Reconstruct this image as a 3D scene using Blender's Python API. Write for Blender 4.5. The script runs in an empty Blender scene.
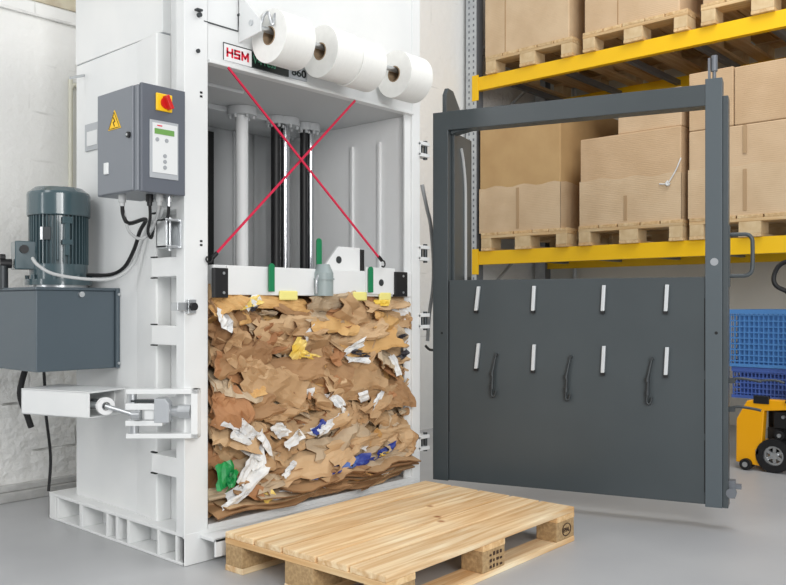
import bpy, bmesh, math, random
from mathutils import Vector, Matrix, noise
R = math.radians
scene = bpy.context.scene
col = scene.collection

# ------------------------------------------------------------------ camera
cam_d = bpy.data.cameras.new('camera'); cam = bpy.data.objects.new('camera', cam_d); col.objects.link(cam)
cam.location = (0, 0, 0.99); cam.rotation_euler = (R(90), 0, R(-48))
cam_d.sensor_width = 36; cam_d.lens = 38.47; cam_d.shift_y = 0.0159; cam_d.clip_start = 0.05
scene.camera = cam
# ------------------------------------------------------------------ world and lights
w = bpy.data.worlds.new('world'); scene.world = w; w.use_nodes = True
w.node_tree.nodes['Background'].inputs[0].default_value = (0.93, 0.96, 1.0, 1)
w.node_tree.nodes['Background'].inputs[1].default_value = 0.42
def area(name, loc, target, sx, sy, power, color=(1, 1, 1)):
    d = bpy.data.lights.new(name, 'AREA'); d.shape = 'RECTANGLE'; d.size = sx; d.size_y = sy; d.energy = power; d.color = color
    o = bpy.data.objects.new(name, d); col.objects.link(o); o.location = loc
    o.rotation_euler = (Vector(target) - Vector(loc)).to_track_quat('-Z', 'Y').to_euler()
    return o
area('hall_light_front', (-0.6, -2.2, 2.7), (2.8, 2.8, 1.2), 2.6, 1.6, 122, (1.0, 0.985, 0.96))
area('hall_light_left', (-1.2, 2.6, 3.4), (2.0, 3.2, 1.3), 1.0, 2.2, 30, (1.0, 0.99, 0.97))
area('hall_light_overhead', (3.6, 0.4, 4.8), (3.4, 1.2, 0), 3.0, 2.0, 66)
area('hall_light_right', (4.5, 1.6, 4.2), (4.6, 4.2, 1.4), 1.4, 1.0, 22, (1.0, 0.99, 0.96))
area('added_strip_front', (0.5, -1.7, 1.6), (2.6, 3.0, 1.1), 0.7, 2.4, 46)  # added tall strip light, unseen: motor streak and chamber fill
area('added_strip_left', (-1.3, 3.3, 1.75), (1.7, 3.5, 1.2), 0.35, 1.7, 11)  # unseen strip light added for the left streak on the motor cowl
vs = scene.view_settings
vs.view_transform = 'Standard'; vs.look = 'None'; vs.exposure = 0.0; vs.gamma = 1.0; vs.use_curve_mapping = False

# ------------------------------------------------------------------ materials
def S(r, g, b):
    f = lambda c: (c / 255 / 12.92) if c / 255 <= 0.04045 else ((c / 255 + 0.055) / 1.055) ** 2.4
    return (f(r), f(g), f(b), 1)
def mat(name, rgb, rough=0.5, metal=0.0, rgb2=None, nscale=8, nlo=0.4, nhi=0.7, bump=0.0, bscale=60, stretch=None, detail=4, rnd=0.0, spec=0.5, alpha=None, coat=0):
    m = bpy.data.materials.new(name); m.use_nodes = True
    N = m.node_tree.nodes; L = m.node_tree.links; b = N['Principled BSDF']
    c1 = S(*rgb); b.inputs['Base Color'].default_value = c1
    b.inputs['Roughness'].default_value = rough; b.inputs['Metallic'].default_value = metal
    b.inputs['Specular IOR Level'].default_value = spec; b.inputs['Coat Weight'].default_value = coat
    tc = N.new('ShaderNodeTexCoord'); mp = N.new('ShaderNodeMapping'); L.new(tc.outputs['Object'], mp.inputs[0])
    if stretch: mp.inputs['Scale'].default_value = stretch
    out = None
    if rgb2:
        nz = N.new('ShaderNodeTexNoise'); nz.inputs['Scale'].default_value = nscale; nz.inputs['Detail'].default_value = detail
        L.new(mp.outputs[0], nz.inputs['Vector'])
        rp = N.new('ShaderNodeValToRGB'); L.new(nz.outputs['Fac'], rp.inputs[0])
        rp.color_ramp.elements[0].position = nlo; rp.color_ramp.elements[0].color = c1
        rp.color_ramp.elements[1].position = nhi; rp.color_ramp.elements[1].color = S(*rgb2)
        out = rp.outputs[0]
    if rnd:
        oi = N.new('ShaderNodeObjectInfo'); hs = N.new('ShaderNodeHueSaturation')
        mr = N.new('ShaderNodeMapRange'); mr.inputs[3].default_value = 1 - rnd; mr.inputs[4].default_value = 1 + rnd
        L.new(oi.outputs['Random'], mr.inputs[0]); L.new(mr.outputs[0], hs.inputs['Value'])
        if out: L.new(out, hs.inputs['Color'])
        else: hs.inputs['Color'].default_value = c1
        out = hs.outputs[0]
    if out: L.new(out, b.inputs['Base Color'])
    if bump:
        bz = N.new('ShaderNodeTexNoise'); bz.inputs['Scale'].default_value = bscale; bz.inputs['Detail'].default_value = 5
        L.new(mp.outputs[0], bz.inputs['Vector'])
        bp = N.new('ShaderNodeBump'); bp.inputs['Strength'].default_value = bump; bp.inputs['Distance'].default_value = 0.01
        L.new(bz.outputs['Fac'], bp.inputs['Height']); L.new(bp.outputs[0], b.inputs['Normal'])
    return m

M = {}
M['white'] = mat('white_machine_paint', (226, 228, 228), 0.42, rgb2=(233, 234, 233), nscale=3)
M['white2'] = mat('chamber_paint', (238, 239, 239), 0.5, rgb2=(232, 233, 233), nscale=2.5, stretch=(1, 1, .4))
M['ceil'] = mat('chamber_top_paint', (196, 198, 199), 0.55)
M['anth'] = mat('anthracite_paint', (72, 79, 82), 0.38, rgb2=(67, 74, 77), nscale=2.2, nlo=.35, nhi=.65)
M['anthl'] = mat('anthracite_frame_paint', (84, 93, 98), 0.4)
M['cab'] = mat('cabinet_grey_paint', (122, 127, 134), 0.42)
M['cab_shade'] = mat('cabinet_grey_shaded', (94, 99, 108), 0.45)  # cabinet grey darkened so the colour carries the front face's shade
M['tank'] = mat('tank_blue_grey_paint', (80, 92, 100), 0.36)
M['motor'] = mat('motor_blue_grey_enamel', (68, 88, 94), 0.24, coat=0.6)
M['zinc'] = mat('pale_zinc_paint', (214, 218, 220), 0.35, 0.2)
M['steel'] = mat('bright_zinc', (205, 208, 210), 0.28, 0.85)
M['chrome'] = mat('polished_chrome', (205, 207, 210), 0.13, 1.0)
M['dsteel'] = mat('dark_steel', (70, 74, 76), 0.4, 0.5)
M['black'] = mat('black_rubber', (22, 22, 24), 0.5)
M['hole'] = mat('dark_hole', (30, 31, 32), 0.8)
M['red'] = mat('red_plastic', (205, 30, 30), 0.35)
M['strap'] = mat('red_elastic', (208, 28, 70), 0.55)
M['yellow'] = mat('signal_yellow', (250, 200, 20), 0.45)
M['ryellow'] = mat('rack_yellow_paint', (247, 196, 0), 0.4)
M['tyellow'] = mat('truck_yellow_paint', (252, 178, 8), 0.35)
M['green'] = mat('green_plastic', (16, 125, 78), 0.45)
M['lcd'] = mat('display_green', (112, 160, 84), 0.3)
M['roller'] = mat('roller_grey', (150, 162, 162), .4)
M['panel'] = mat('keypad_foil', (224, 226, 226), 0.35)
M['panelf'] = mat('keypad_frame', (176, 180, 184), 0.35)
M['btnd'] = mat('reflection_liner_grey', (120, 122, 124), 0.45)
M['btn'] = mat('grey_button', (160, 164, 168), 0.4)
M['cable'] = mat('grey_cable_sheath', (186, 188, 188), 0.5)
M['cream'] = mat('cream_conduit', (226, 224, 208), 0.5)
M['roll'] = mat('white_strapping', (240, 240, 236), 0.45, rgb2=(246, 246, 242), nscale=30, stretch=(30, 1, 1))
M['rollend'] = mat('strapping_edge', (236, 234, 222), 0.6)
M['core'] = mat('cardboard_core', (150, 128, 102), 0.8)
M['blue'] = mat('blue_crate_plastic', (78, 134, 196), 0.45)
M['dblue'] = mat('dark_blue_crate_plastic', (72, 102, 178), 0.45)
M['galv'] = mat('galvanised_upright', (196, 200, 202), 0.4, 0.25, rgb2=(178, 182, 186), nscale=14)
M['galvd'] = mat('galvanised_dark', (118, 122, 128), 0.45, 0.3)
M['block'] = mat('chipboard_block', (168, 138, 98), 0.85, rgb2=(196, 166, 122), nscale=70, bump=.3, bscale=120)
M['blockr'] = mat('pale_block', (216, 192, 152), 0.85, rgb2=(200, 172, 130), nscale=14)
M['stamp'] = mat('burnt_stamp', (66, 46, 32), 0.8)
M['signdark'] = mat('sign_black', (24, 34, 32), 0.35)
M['signred'] = mat('sign_red', (220, 20, 52), 0.4)
M['signwhite'] = mat('sign_white', (240, 240, 240), 0.4)
M['signgreen'] = mat('sign_green', (96, 176, 140), 0.4)
M['film'] = mat('plaster_beige', (206, 198, 176), 0.9, rgb2=(176, 160, 136), nscale=9, bump=.4, bscale=20)
M['foam'] = mat('yellow_foil', (240, 230, 140), 0.4)

def wood(name, a, b_, axis='X', knots=True):
    m = bpy.data.materials.new(name); m.use_nodes = True
    N = m.node_tree.nodes; L = m.node_tree.links; p = N['Principled BSDF']; p.inputs['Roughness'].default_value = .72
    tc = N.new('ShaderNodeTexCoord'); oi = N.new('ShaderNodeObjectInfo')
    ad = N.new('ShaderNodeVectorMath'); ad.operation = 'MULTIPLY_ADD'; ad.inputs[1].default_value = (7, 13, 5)
    cb = N.new('ShaderNodeCombineXYZ'); 
    for k in range(3): L.new(oi.outputs['Random'], cb.inputs[k])
    L.new(cb.outputs[0], ad.inputs[0]); L.new(tc.outputs['Object'], ad.inputs[2])
    mp = N.new('ShaderNodeMapping'); L.new(ad.outputs[0], mp.inputs[0])
    mp.inputs['Scale'].default_value = (1.2, 22, 22) if axis == 'X' else (22, 1.2, 22)
    n1 = N.new('ShaderNodeTexNoise'); n1.inputs['Scale'].default_value = 1.6; n1.inputs['Detail'].default_value = 6; n1.inputs['Distortion'].default_value = .6
    L.new(mp.outputs[0], n1.inputs['Vector'])
    rp = N.new('ShaderNodeValToRGB'); e = rp.color_ramp.elements
    e[0].position = .3; e[0].color = S(*b_); e[1].position = .68; e[1].color = S(*a)
    L.new(n1.outputs['Fac'], rp.inputs[0])
    # large tint patches
    n2 = N.new('ShaderNodeTexNoise'); n2.inputs['Scale'].default_value = 3.2; n2.inputs['Detail'].default_value = 3; L.new(ad.outputs[0], n2.inputs['Vector'])
    r2 = N.new('ShaderNodeValToRGB'); r2.color_ramp.elements[0].position = .35; r2.color_ramp.elements[1].position = .7
    r2.color_ramp.elements[0].color = (1, .86, .70, 1); r2.color_ramp.elements[1].color = (1, 1, 1, 1)
    L.new(n2.outputs['Fac'], r2.inputs[0])
    mx = N.new('ShaderNodeMix'); mx.data_type = 'RGBA'; mx.blend_type = 'MULTIPLY'; mx.inputs[0].default_value = .85
    L.new(rp.outputs[0], mx.inputs[6]); L.new(r2.outputs[0], mx.inputs[7])
    last = mx.outputs[2]
    if knots:
        v = N.new('ShaderNodeTexVoronoi'); v.inputs['Scale'].default_value = 4.2; L.new(ad.outputs[0], v.inputs['Vector'])
        r3 = N.new('ShaderNodeValToRGB'); r3.color_ramp.elements[0].position = .035; r3.color_ramp.elements[1].position = .085
        r3.color_ramp.elements[0].color = S(176, 122, 74); r3.color_ramp.elements[1].color = (1, 1, 1, 1)
        L.new(v.outputs['Distance'], r3.inputs[0])
        m2 = N.new('ShaderNodeMix'); m2.data_type = 'RGBA'; m2.blend_type = 'MULTIPLY'; m2.inputs[0].default_value = .85
        L.new(last, m2.inputs[6]); L.new(r3.outputs[0], m2.inputs[7]); last = m2.outputs[2]
    hs = N.new('ShaderNodeHueSaturation'); mr = N.new('ShaderNodeMapRange'); mr.inputs[3].default_value = .88; mr.inputs[4].default_value = 1.1
    L.new(oi.outputs['Random'], mr.inputs[0]); L.new(mr.outputs[0], hs.inputs['Value']); L.new(last, hs.inputs['Color'])
    L.new(hs.outputs[0], p.inputs['Base Color'])
    bp = N.new('ShaderNodeBump'); bp.inputs['Strength'].default_value = .25; bp.inputs['Distance'].default_value = .004
    L.new(n1.outputs['Fac'], bp.inputs['Height']); L.new(bp.outputs[0], p.inputs['Normal'])
    return m
M['woodx'] = wood('pine_along_length', (250, 234, 200), (206, 164, 110), 'X')
M['woody'] = wood('pine_across', (236, 210, 166), (208, 168, 116), 'Y')
M['woodrx'] = wood('rack_pallet_pine', (222, 200, 160), (192, 160, 116), 'X', False)
M['woodry'] = wood('rack_pallet_pine_across', (222, 200, 160), (192, 160, 116), 'Y', False)

def card(name, rgb, rgb2, lines=True, rough=.75):
    m = bpy.data.materials.new(name); m.use_nodes = True
    N = m.node_tree.nodes; L = m.node_tree.links; p = N['Principled BSDF']; p.inputs['Roughness'].default_value = rough
    tc = N.new('ShaderNodeTexCoord'); mp = N.new('ShaderNodeMapping'); mp.inputs['Scale'].default_value = (1, 1, 1)
    L.new(tc.outputs['Object'], mp.inputs[0])
    n = N.new('ShaderNodeTexNoise'); n.inputs['Scale'].default_value = 5; n.inputs['Detail'].default_value = 5; L.new(mp.outputs[0], n.inputs['Vector'])
    r = N.new('ShaderNodeValToRGB'); r.color_ramp.elements[0].position = .35; r.color_ramp.elements[1].position = .68
    r.color_ramp.elements[0].color = S(*rgb); r.color_ramp.elements[1].color = S(*rgb2); L.new(n.outputs['Fac'], r.inputs[0])
    L.new(r.outputs[0], p.inputs['Base Color'])
    if lines:
        wv = N.new('ShaderNodeTexWave'); wv.bands_direction = 'Z'; wv.inputs['Scale'].default_value = 24; wv.inputs['Distortion'].default_value = 1.2
        L.new(mp.outputs[0], wv.inputs['Vector']); bp = N.new('ShaderNodeBump'); bp.inputs['Strength'].default_value = .12; bp.inputs['Distance'].default_value = .01
        L.new(wv.outputs['Fac'], bp.inputs['Height']); L.new(bp.outputs[0], p.inputs['Normal'])
    return m
M['box1'] = card('kraft_carton', (194, 160, 112), (184, 149, 102), False)
M['box2'] = card('pale_kraft_carton', (204, 174, 138), (194, 163, 127))
M['box3'] = card('light_kraft_carton', (208, 180, 146), (199, 170, 135))
M['wrap'] = card('film_wrapped_carton', (212, 186, 152), (200, 172, 137), True, .3)
M['seam'] = mat('carton_tape', (176, 146, 110), .4)
M['gap'] = mat('brown_shade_carton', (164, 128, 88), .8)

# painted block wall
def wallmat():
    m = bpy.data.materials.new('painted_block_wall'); m.use_nodes = True
    N = m.node_tree.nodes; L = m.node_tree.links; p = N['Principled BSDF']; p.inputs['Roughness'].default_value = .7
    tc = N.new('ShaderNodeTexCoord'); sp = N.new('ShaderNodeSeparateXYZ'); cb = N.new('ShaderNodeCombineXYZ')
    L.new(tc.outputs['Object'], sp.inputs[0]); 
    sm = N.new('ShaderNodeMath'); sm.operation = 'ADD'; L.new(sp.outputs[0], sm.inputs[0]); L.new(sp.outputs[1], sm.inputs[1])
    L.new(sm.outputs[0], cb.inputs[0]); L.new(sp.outputs[2], cb.inputs[1])
    nd = N.new('ShaderNodeTexNoise'); nd.inputs['Scale'].default_value = 5; L.new(cb.outputs[0], nd.inputs['Vector'])
    mm = N.new('ShaderNodeVectorMath'); mm.operation = 'MULTIPLY_ADD'; mm.inputs[1].default_value = (.02, .02, 0)
    L.new(nd.outputs['Color'], mm.inputs[0]); L.new(cb.outputs[0], mm.inputs[2])
    br = N.new('ShaderNodeTexBrick'); br.inputs['Scale'].default_value = 1; br.inputs['Brick Width'].default_value = .5; br.inputs['Row Height'].default_value = .25
    br.inputs['Mortar Size'].default_value = .006; br.inputs['Mortar Smooth'].default_value = .5
    br.inputs['Color1'].default_value = (1, 1, 1, 1); br.inputs['Color2'].default_value = (1, 1, 1, 1); br.inputs['Mortar'].default_value = (0, 0, 0, 1)
    L.new(mm.outputs[0], br.inputs['Vector'])
    # only stretches of the joints are open
    n3 = N.new('ShaderNodeTexNoise'); n3.inputs['Scale'].default_value = 4.5; n3.inputs['Detail'].default_value = 3; L.new(cb.outputs[0], n3.inputs['Vector'])
    r3 = N.new('ShaderNodeValToRGB'); r3.color_ramp.elements[0].position = .52; r3.color_ramp.elements[1].position = .68; L.new(n3.outputs['Fac'], r3.inputs[0])
    inv = N.new('ShaderNodeMath'); inv.operation = 'SUBTRACT'; inv.inputs[0].default_value = 1; L.new(br.outputs['Color'], inv.inputs[1])
    mu = N.new('ShaderNodeMath'); mu.operation = 'MULTIPLY'; L.new(inv.outputs[0], mu.inputs[0]); L.new(r3.outputs[0], mu.inputs[1])
    zr = N.new('ShaderNodeMapRange'); zr.inputs[1].default_value = .6; zr.inputs[2].default_value = 1.6; zr.inputs[3].default_value = 1.0; zr.inputs[4].default_value = .3
    L.new(sp.outputs[2], zr.inputs[0])
    xr = N.new('ShaderNodeMapRange'); xr.inputs[1].default_value = 2.5; xr.inputs[2].default_value = 3.2; xr.inputs[3].default_value = 1.0; xr.inputs[4].default_value = .3
    L.new(sp.outputs[0], xr.inputs[0]); zx = N.new('ShaderNodeMath'); zx.operation = 'MINIMUM'; L.new(zr.outputs[0], zx.inputs[0]); L.new(xr.outputs[0], zx.inputs[1]); zr = zx
    m3 = N.new('ShaderNodeMath'); m3.operation = 'MULTIPLY'; L.new(mu.outputs[0], m3.inputs[0]); L.new(zr.outputs[0], m3.inputs[1]); mu = m3
    n4 = N.new('ShaderNodeTexNoise'); n4.inputs['Scale'].default_value = 1.3; L.new(cb.outputs[0], n4.inputs['Vector'])
    base = N.new('ShaderNodeValToRGB'); base.color_ramp.elements[0].color = S(230, 230, 228); base.color_ramp.elements[1].color = S(240, 240, 237)
    L.new(n4.outputs['Fac'], base.inputs[0])
    mx = N.new('ShaderNodeMix'); mx.data_type = 'RGBA'; L.new(mu.outputs[0], mx.inputs[0]); L.new(base.outputs[0], mx.inputs[6]); mx.inputs[7].default_value = S(140, 138, 134)
    L.new(mx.outputs[2], p.inputs['Base Color'])
    n5 = N.new('ShaderNodeTexNoise'); n5.inputs['Scale'].default_value = 18; n5.inputs['Detail'].default_value = 8; L.new(cb.outputs[0], n5.inputs['Vector'])
    hh = N.new('ShaderNodeMath'); hh.operation = 'MULTIPLY_ADD'; hh.inputs[1].default_value = -.9; L.new(mu.outputs[0], hh.inputs[0]); L.new(n5.outputs['Fac'], hh.inputs[2])
    bp = N.new('ShaderNodeBump'); bp.inputs['Strength'].default_value = .5; bp.inputs['Distance'].default_value = .012
    L.new(hh.outputs[0], bp.inputs['Height']); L.new(bp.outputs[0], p.inputs['Normal'])
    zs = N.new('ShaderNodeMath'); zs.operation = 'MULTIPLY'; zs.inputs[1].default_value = 1.0; L.new(zr.outputs[0], zs.inputs[0]); L.new(zs.outputs[0], bp.inputs['Strength']); bp.inputs['Distance'].default_value = .022
    return m
M['wall'] = wallmat()
M['floor'] = mat('grey_floor_coating', (184, 185, 186), .42, rgb2=(175, 176, 178), nscale=1.2, nlo=.4, nhi=.6, bump=.03, bscale=30)
M['wallr'] = mat('grey_beige_wall', (226, 223, 214), .8, rgb2=(218, 214, 204), nscale=1.5)
M['ledge'] = mat('grey_skirting_paint', (190, 190, 188), .6, rgb2=(160, 160, 158), nscale=10)

# ------------------------------------------------------------------ mesh helpers
def basis(d):
    d = Vector(d).normalized(); up = Vector((0, 0, 1)) if abs(d.z) < .9 else Vector((1, 0, 0))
    a = d.cross(up).normalized(); return a, d.cross(a).normalized()
def pieces(b):
    par = list(range(len(b.v)))
    key = {}
    def find(a):
        while par[a] != a: par[a] = par[par[a]]; a = par[a]
        return a
    for i, v in enumerate(b.v):
        k = tuple(round(c, 5) for c in v)
        if k in key: par[find(i)] = find(key[k])
        else: key[k] = i
    for f in b.f:
        for q in f[1:]: par[find(q)] = find(f[0])
    out = {}
    for f, s_ in zip(b.f, b.sm):
        r = find(f[0]); o, ix = out.setdefault(r, (B(), {}))
        o.f.append(tuple(ix.setdefault(q, len(ix)) for q in f)); o.sm.append(s_)
    res = []
    for o, ix in out.values():
        o.v = [None] * len(ix)
        for q, k in ix.items(): o.v[k] = b.v[q]
        res.append(o)
    return res
class B:
    def __init__(s): s.v = []; s.f = []; s.sm = []
    def add(s, vs, fs, smooth=False, T=None):
        n = len(s.v)
        s.v += [tuple(T @ Vector(v)) if T else tuple(v) for v in vs]
        s.f += [tuple(i + n for i in f) for f in fs]; s.sm += [smooth] * len(fs); return s
    def box(s, x0, x1, y0, y1, z0, z1, T=None):
        v = [(x, y, z) for x in (x0, x1) for y in (y0, y1) for z in (z0, z1)]
        return s.add(v, [(0, 1, 3, 2), (4, 6, 7, 5), (0, 4, 5, 1), (2, 3, 7, 6), (0, 2, 6, 4), (1, 5, 7, 3)], False, T)
    def cyl(s, p, q, r, n=20, r2=None, T=None, inner=None):
        p = Vector(p); q = Vector(q); a, b = basis(q - p); r2 = r if r2 is None else r2
        ring = lambda c, rr: [c + (a * math.cos(2 * math.pi * k / n) + b * math.sin(2 * math.pi * k / n)) * rr for k in range(n)]
        if inner is None:
            s.add(ring(p, r) + ring(q, r2), [(k, (k + 1) % n, n + (k + 1) % n, n + k) for k in range(n)], True, T)
            s.add(ring(p, r), [tuple(range(n - 1, -1, -1))], False, T); s.add(ring(q, r2), [tuple(range(n))], False, T)
        else:
            s.add(ring(p, r) + ring(q, r), [(k, (k + 1) % n, n + (k + 1) % n, n + k) for k in range(n)], True, T)
            s.add(ring(p, inner) + ring(q, inner), [(k, n + k, n + (k + 1) % n, (k + 1) % n) for k in range(n)], True, T)
            s.add(ring(p, r) + ring(p, inner), [(k, n + k, n + (k + 1) % n, (k + 1) % n) for k in range(n)], False, T)
            s.add(ring(q, r) + ring(q, inner), [(k, (k + 1) % n, n + (k + 1) % n, n + k) for k in range(n)], False, T)
        return s
    def tube(s, pts, r, n=10, T=None, closed=False, smoothpts=True):
        pts = [Vector(p) for p in pts]
        if smoothpts and len(pts) > 2:
            o = []; m = len(pts)
            for i in range(m if closed else m - 1):
                g = lambda k: pts[k % m] if closed else pts[max(0, min(m - 1, k))]
                p0, p1, p2, p3 = g(i - 1), g(i), g(i + 1), g(i + 2)
                for k in range(5):
                    t = k / 5
                    o.append(.5 * ((2 * p1) + (p2 - p0) * t + (2 * p0 - 5 * p1 + 4 * p2 - p3) * t * t + (3 * p1 - p0 - 3 * p2 + p3) * t ** 3))
            if not closed: o.append(pts[-1])
            pts = o
        m = len(pts); vs = []; prev = None
        for i, p in enumerate(pts):
            if closed: d = pts[(i + 1) % m] - pts[i - 1]
            else: d = pts[min(i + 1, m - 1)] - pts[max(i - 1, 0)]
            d.normalize()
            if prev is None: a, _ = basis(d)
            else: a = (prev - d * prev.dot(d)).normalized()
            prev = a; b = d.cross(a)
            vs += [p + (a * math.cos(2 * math.pi * k / n) + b * math.sin(2 * math.pi * k / n)) * r for k in range(n)]
        fs = []
        for i in range(m if closed else m - 1):
            j = (i + 1) % m
            fs += [(i * n + k, i * n + (k + 1) % n, j * n + (k + 1) % n, j * n + k) for k in range(n)]
        s.add(vs, fs, True, T)
        if not closed:
            s.add(vs[:n], [tuple(range(n - 1, -1, -1))], False, T); s.add(vs[-n:], [tuple(range(n))], False, T)
        return s
    def prism(s, poly, axis, a0, a1, T=None):
        n = len(poly)
        def P(u, v, a): return {'x': (a, u, v), 'y': (u, a, v), 'z': (u, v, a)}[axis]
        vs = [P(u, v, a0) for u, v in poly] + [P(u, v, a1) for u, v in poly]
        return s.add(vs, [tuple(range(n)), tuple(range(2 * n - 1, n - 1, -1))] + [(k, n + k, n + (k + 1) % n, (k + 1) % n) for k in range(n)], False, T)
    def build(s, name, m, parent=None, off=(0, 0, 0), bevel=0.0, matrix=None):
        me = bpy.data.meshes.new(name); off = Vector(off)
        me.from_pydata([tuple(Vector(v) - off) for v in s.v], [], s.f)
        me.polygons.foreach_set('use_smooth', s.sm)
        bm = bmesh.new(); bm.from_mesh(me); bmesh.ops.recalc_face_normals(bm, faces=bm.faces); bm.to_mesh(me); bm.free()
        me.materials.append(m); me.update()
        o = bpy.data.objects.new(name, me); col.objects.link(o)
        if parent: o.parent = parent
        if matrix is not None: o.matrix_local = matrix
        if bevel:
            md = o.modifiers.new('bevel', 'BEVEL'); md.width = bevel; md.segments = 2; md.limit_method = 'ANGLE'; md.angle_limit = R(50)
        return o
def empty(name, loc, label=None, cat=None, group=None, rz=0):
    o = bpy.data.objects.new(name, None); col.objects.link(o); o.location = loc; o.rotation_euler = (0, 0, rz); o.empty_display_size = .1
    return tag(o, label, cat, group)
def tag(o, label=None, cat=None, group=None, kind=None):
    if label: o['label'] = label
    if cat: o['category'] = cat
    if group: o['group'] = group
    if kind: o['kind'] = kind
    return o
def copy_tree(o, parent=None):
    c = o.copy(); col.objects.link(c)
    if parent: c.parent = parent
    for ch in [x for x in bpy.data.objects if x.parent == o]: copy_tree(ch, c)
    return c
def text(name, s, size, m, parent, matrix, depth=.0006, squeeze=1.0, bold=0.0, fit=None):
    cu = bpy.data.curves.new(name, 'FONT'); cu.body = s; cu.size = size; cu.extrude = depth; cu.offset = bold; cu.align_x = 'LEFT'
    t = bpy.data.objects.new(name + '_curve', cu)
    me = bpy.data.meshes.new_from_object(t); bpy.data.objects.remove(t)
    if fit:
        xs = [v.co.x for v in me.vertices]; ys = [v.co.y for v in me.vertices]
        me.transform(Matrix.Translation((-min(xs), -min(ys), 0))); me.transform(Matrix.Diagonal((fit[0] / (max(xs) - min(xs)), fit[1] / (max(ys) - min(ys)), 1, 1)))
    me.transform(Matrix.Diagonal((squeeze, 1, 1, 1))); me.materials.clear(); me.materials.append(m)
    o = bpy.data.objects.new(name, me); col.objects.link(o)
    if parent: o.parent = parent
    o.matrix_local = matrix; return o

# ================================================================== SETTING
tag(B().box(-4, 9, -4, 6, -.1, 0).build('floor', M['floor']), kind='structure')
tag(B().box(-4, 7.1, 4.28, 4.5, 0, 4.4).build('wall_back', M['wall']), kind='structure')
tag(B().box(7.0, 7.2, -4, 4.28, 0, 4.4).build('wall_right', M['wallr']), kind='structure')
tag(B().box(-4, 2.9, 4.235, 4.28, 0.0, .05).box(-4, 2.9, 4.25, 4.28, .05, .085).build('baseboard_back', M['ledge'], bevel=.006), kind='structure')
tag(B().box(-4, 2.6, 4.262, 4.28, 2.48, 2.55).build('trim_1', M['wall'], bevel=.005), kind='structure')
pl = B(); random.seed(5)
px_ = [(-1.0, 2.56), (2.6, 2.56), (2.6, 3.2), (-1.0, 3.2)]
pl.box(1.3, 2.6, 4.27, 4.28, 2.56, 3.2).build('trim_2', M['film'])
tag(bpy.data.objects['trim_2'], kind='structure')
# cream pipes on the wall behind the baler
c = B().tube([(2.172, 4.262, .9), (2.172, 4.262, 2.10), (2.172, 4.262, 2.13), (2.18, 4.262, 2.155), (2.20, 4.262, 2.165), (2.225, 4.262, 2.14), (2.228, 4.262, 2.10), (2.228, 4.262, .9)], .011)
tag(c.build('wall_conduit', M['cream']), 'cream looped conduit running up the white wall behind the motor', 'pipe')

# ================================================================== BALER
L0 = Vector((2.54, 3.22, 0))
bal = empty('baling_press', L0, 'tall white vertical baling press with open dark grey door and chamber packed with cardboard', 'baling press')
def bpe(b, name, m, parent=None, bevel=.0025):
    for q in pieces(b): o = bp(q, name, m, parent, bevel)
    return o
def bp(b, name, m, parent=None, bevel=.0025, label=None):
    o = b.build(name, M[m], parent or bal, off=L0, bevel=bevel)
    if label: o['label'] = label
    return o
XL, XR = 1.83, 3.21
F = 2.708
# base frame with fork pockets in its left side
b = B()
b.box(XL, XR, F + .005, 3.80, .108, .122); b.box(XL, XR, F, 3.80, .001, .012)
b.box(XL + .10, XL + .11, F, 3.80, .012, .108)
for y0, y1 in [(3.729, 3.80), (3.488, 3.513), (3.268, 3.285), (3.189, 3.207), (3.102, 3.119), (2.881, 2.895), (2.757, 2.770), (F, F + .012)]:
    b.box(XL, XL + .10, y0, y1, .012, .108)
b.box(XL, XL + .10, 3.712, 3.722, .012, .108)
b.box(XL, XR, F - .001, F + .012, .001, .122); b.box(XL, XR, 3.79, 3.80, .001, .12); b.box(XR - .01, XR, F, 3.8, .001, .12)
bp(b, 'base_frame', 'white')
# left and right posts, side ribs
b = B(); b.box(XL, 1.938, F, F + .055, .12, 2.62); b.box(1.9325, 1.938, F, 3.55, .12, 2.60)
bp(b, 'front_post', 'white')
b = B(); b.box(3.150, XR, F, F + .055, .12, 2.62); b.box(3.105, 3.15, F + .01, F + .022, .12, 1.96)
bp(b, 'front_post', 'white')
for z in (1.43, 1.175, .91, .64, .405):
    b = B(); b.box(XL, 1.93, F + .05, 2.935, z - .075, z)
    bp(b, 'side_rib', 'white'); 
    d = B().box(XL - .0015, XL + .01, 2.905, 2.938, z + .001, z + .006).box(XL - .0015, XL + .01, 2.905, 2.938, z - .081, z - .076)
    bpe(d, 'rib_slot', 'hole', bevel=0)
# side cover and body shell
b = B()
poly = [(1.933, 3.69), (1.891, 3.655), (1.885, 3.13), (1.868, 2.985), (1.866, 2.955), (1.933, 2.952)]
b.prism(poly, 'z', .12, 2.085)
bp(b, 'side_cover', 'white', bevel=.006)
b = B(); b.box(1.894, 1.938, 2.955, 3.67, 2.0915, 2.62).box(1.938, 1.95, 3.5, 3.7, .12, 2.62); b.box(1.94, XR, 3.70, 3.715, .12, 2.62); b.box(3.15, XR, F + .05, 3.70, .12, 2.62)
b.box(1.94, 3.2, 2.76, 3.70, 2.60, 2.62)
bp(b, 'body_shell', 'white')
bp(B().box(1.8985, 1.937, 2.96, 3.66, 2.083, 2.092), 'cover_seam', 'btn', bevel=0)
# header
b = B(); b.box(1.934, 3.152, F + .004, F + .03, 1.935, 2.62); b.box(1.938, 3.15, F - .012, F + .03, 1.928, 1.942)
bp(b, 'header_panel', 'white')
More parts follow.
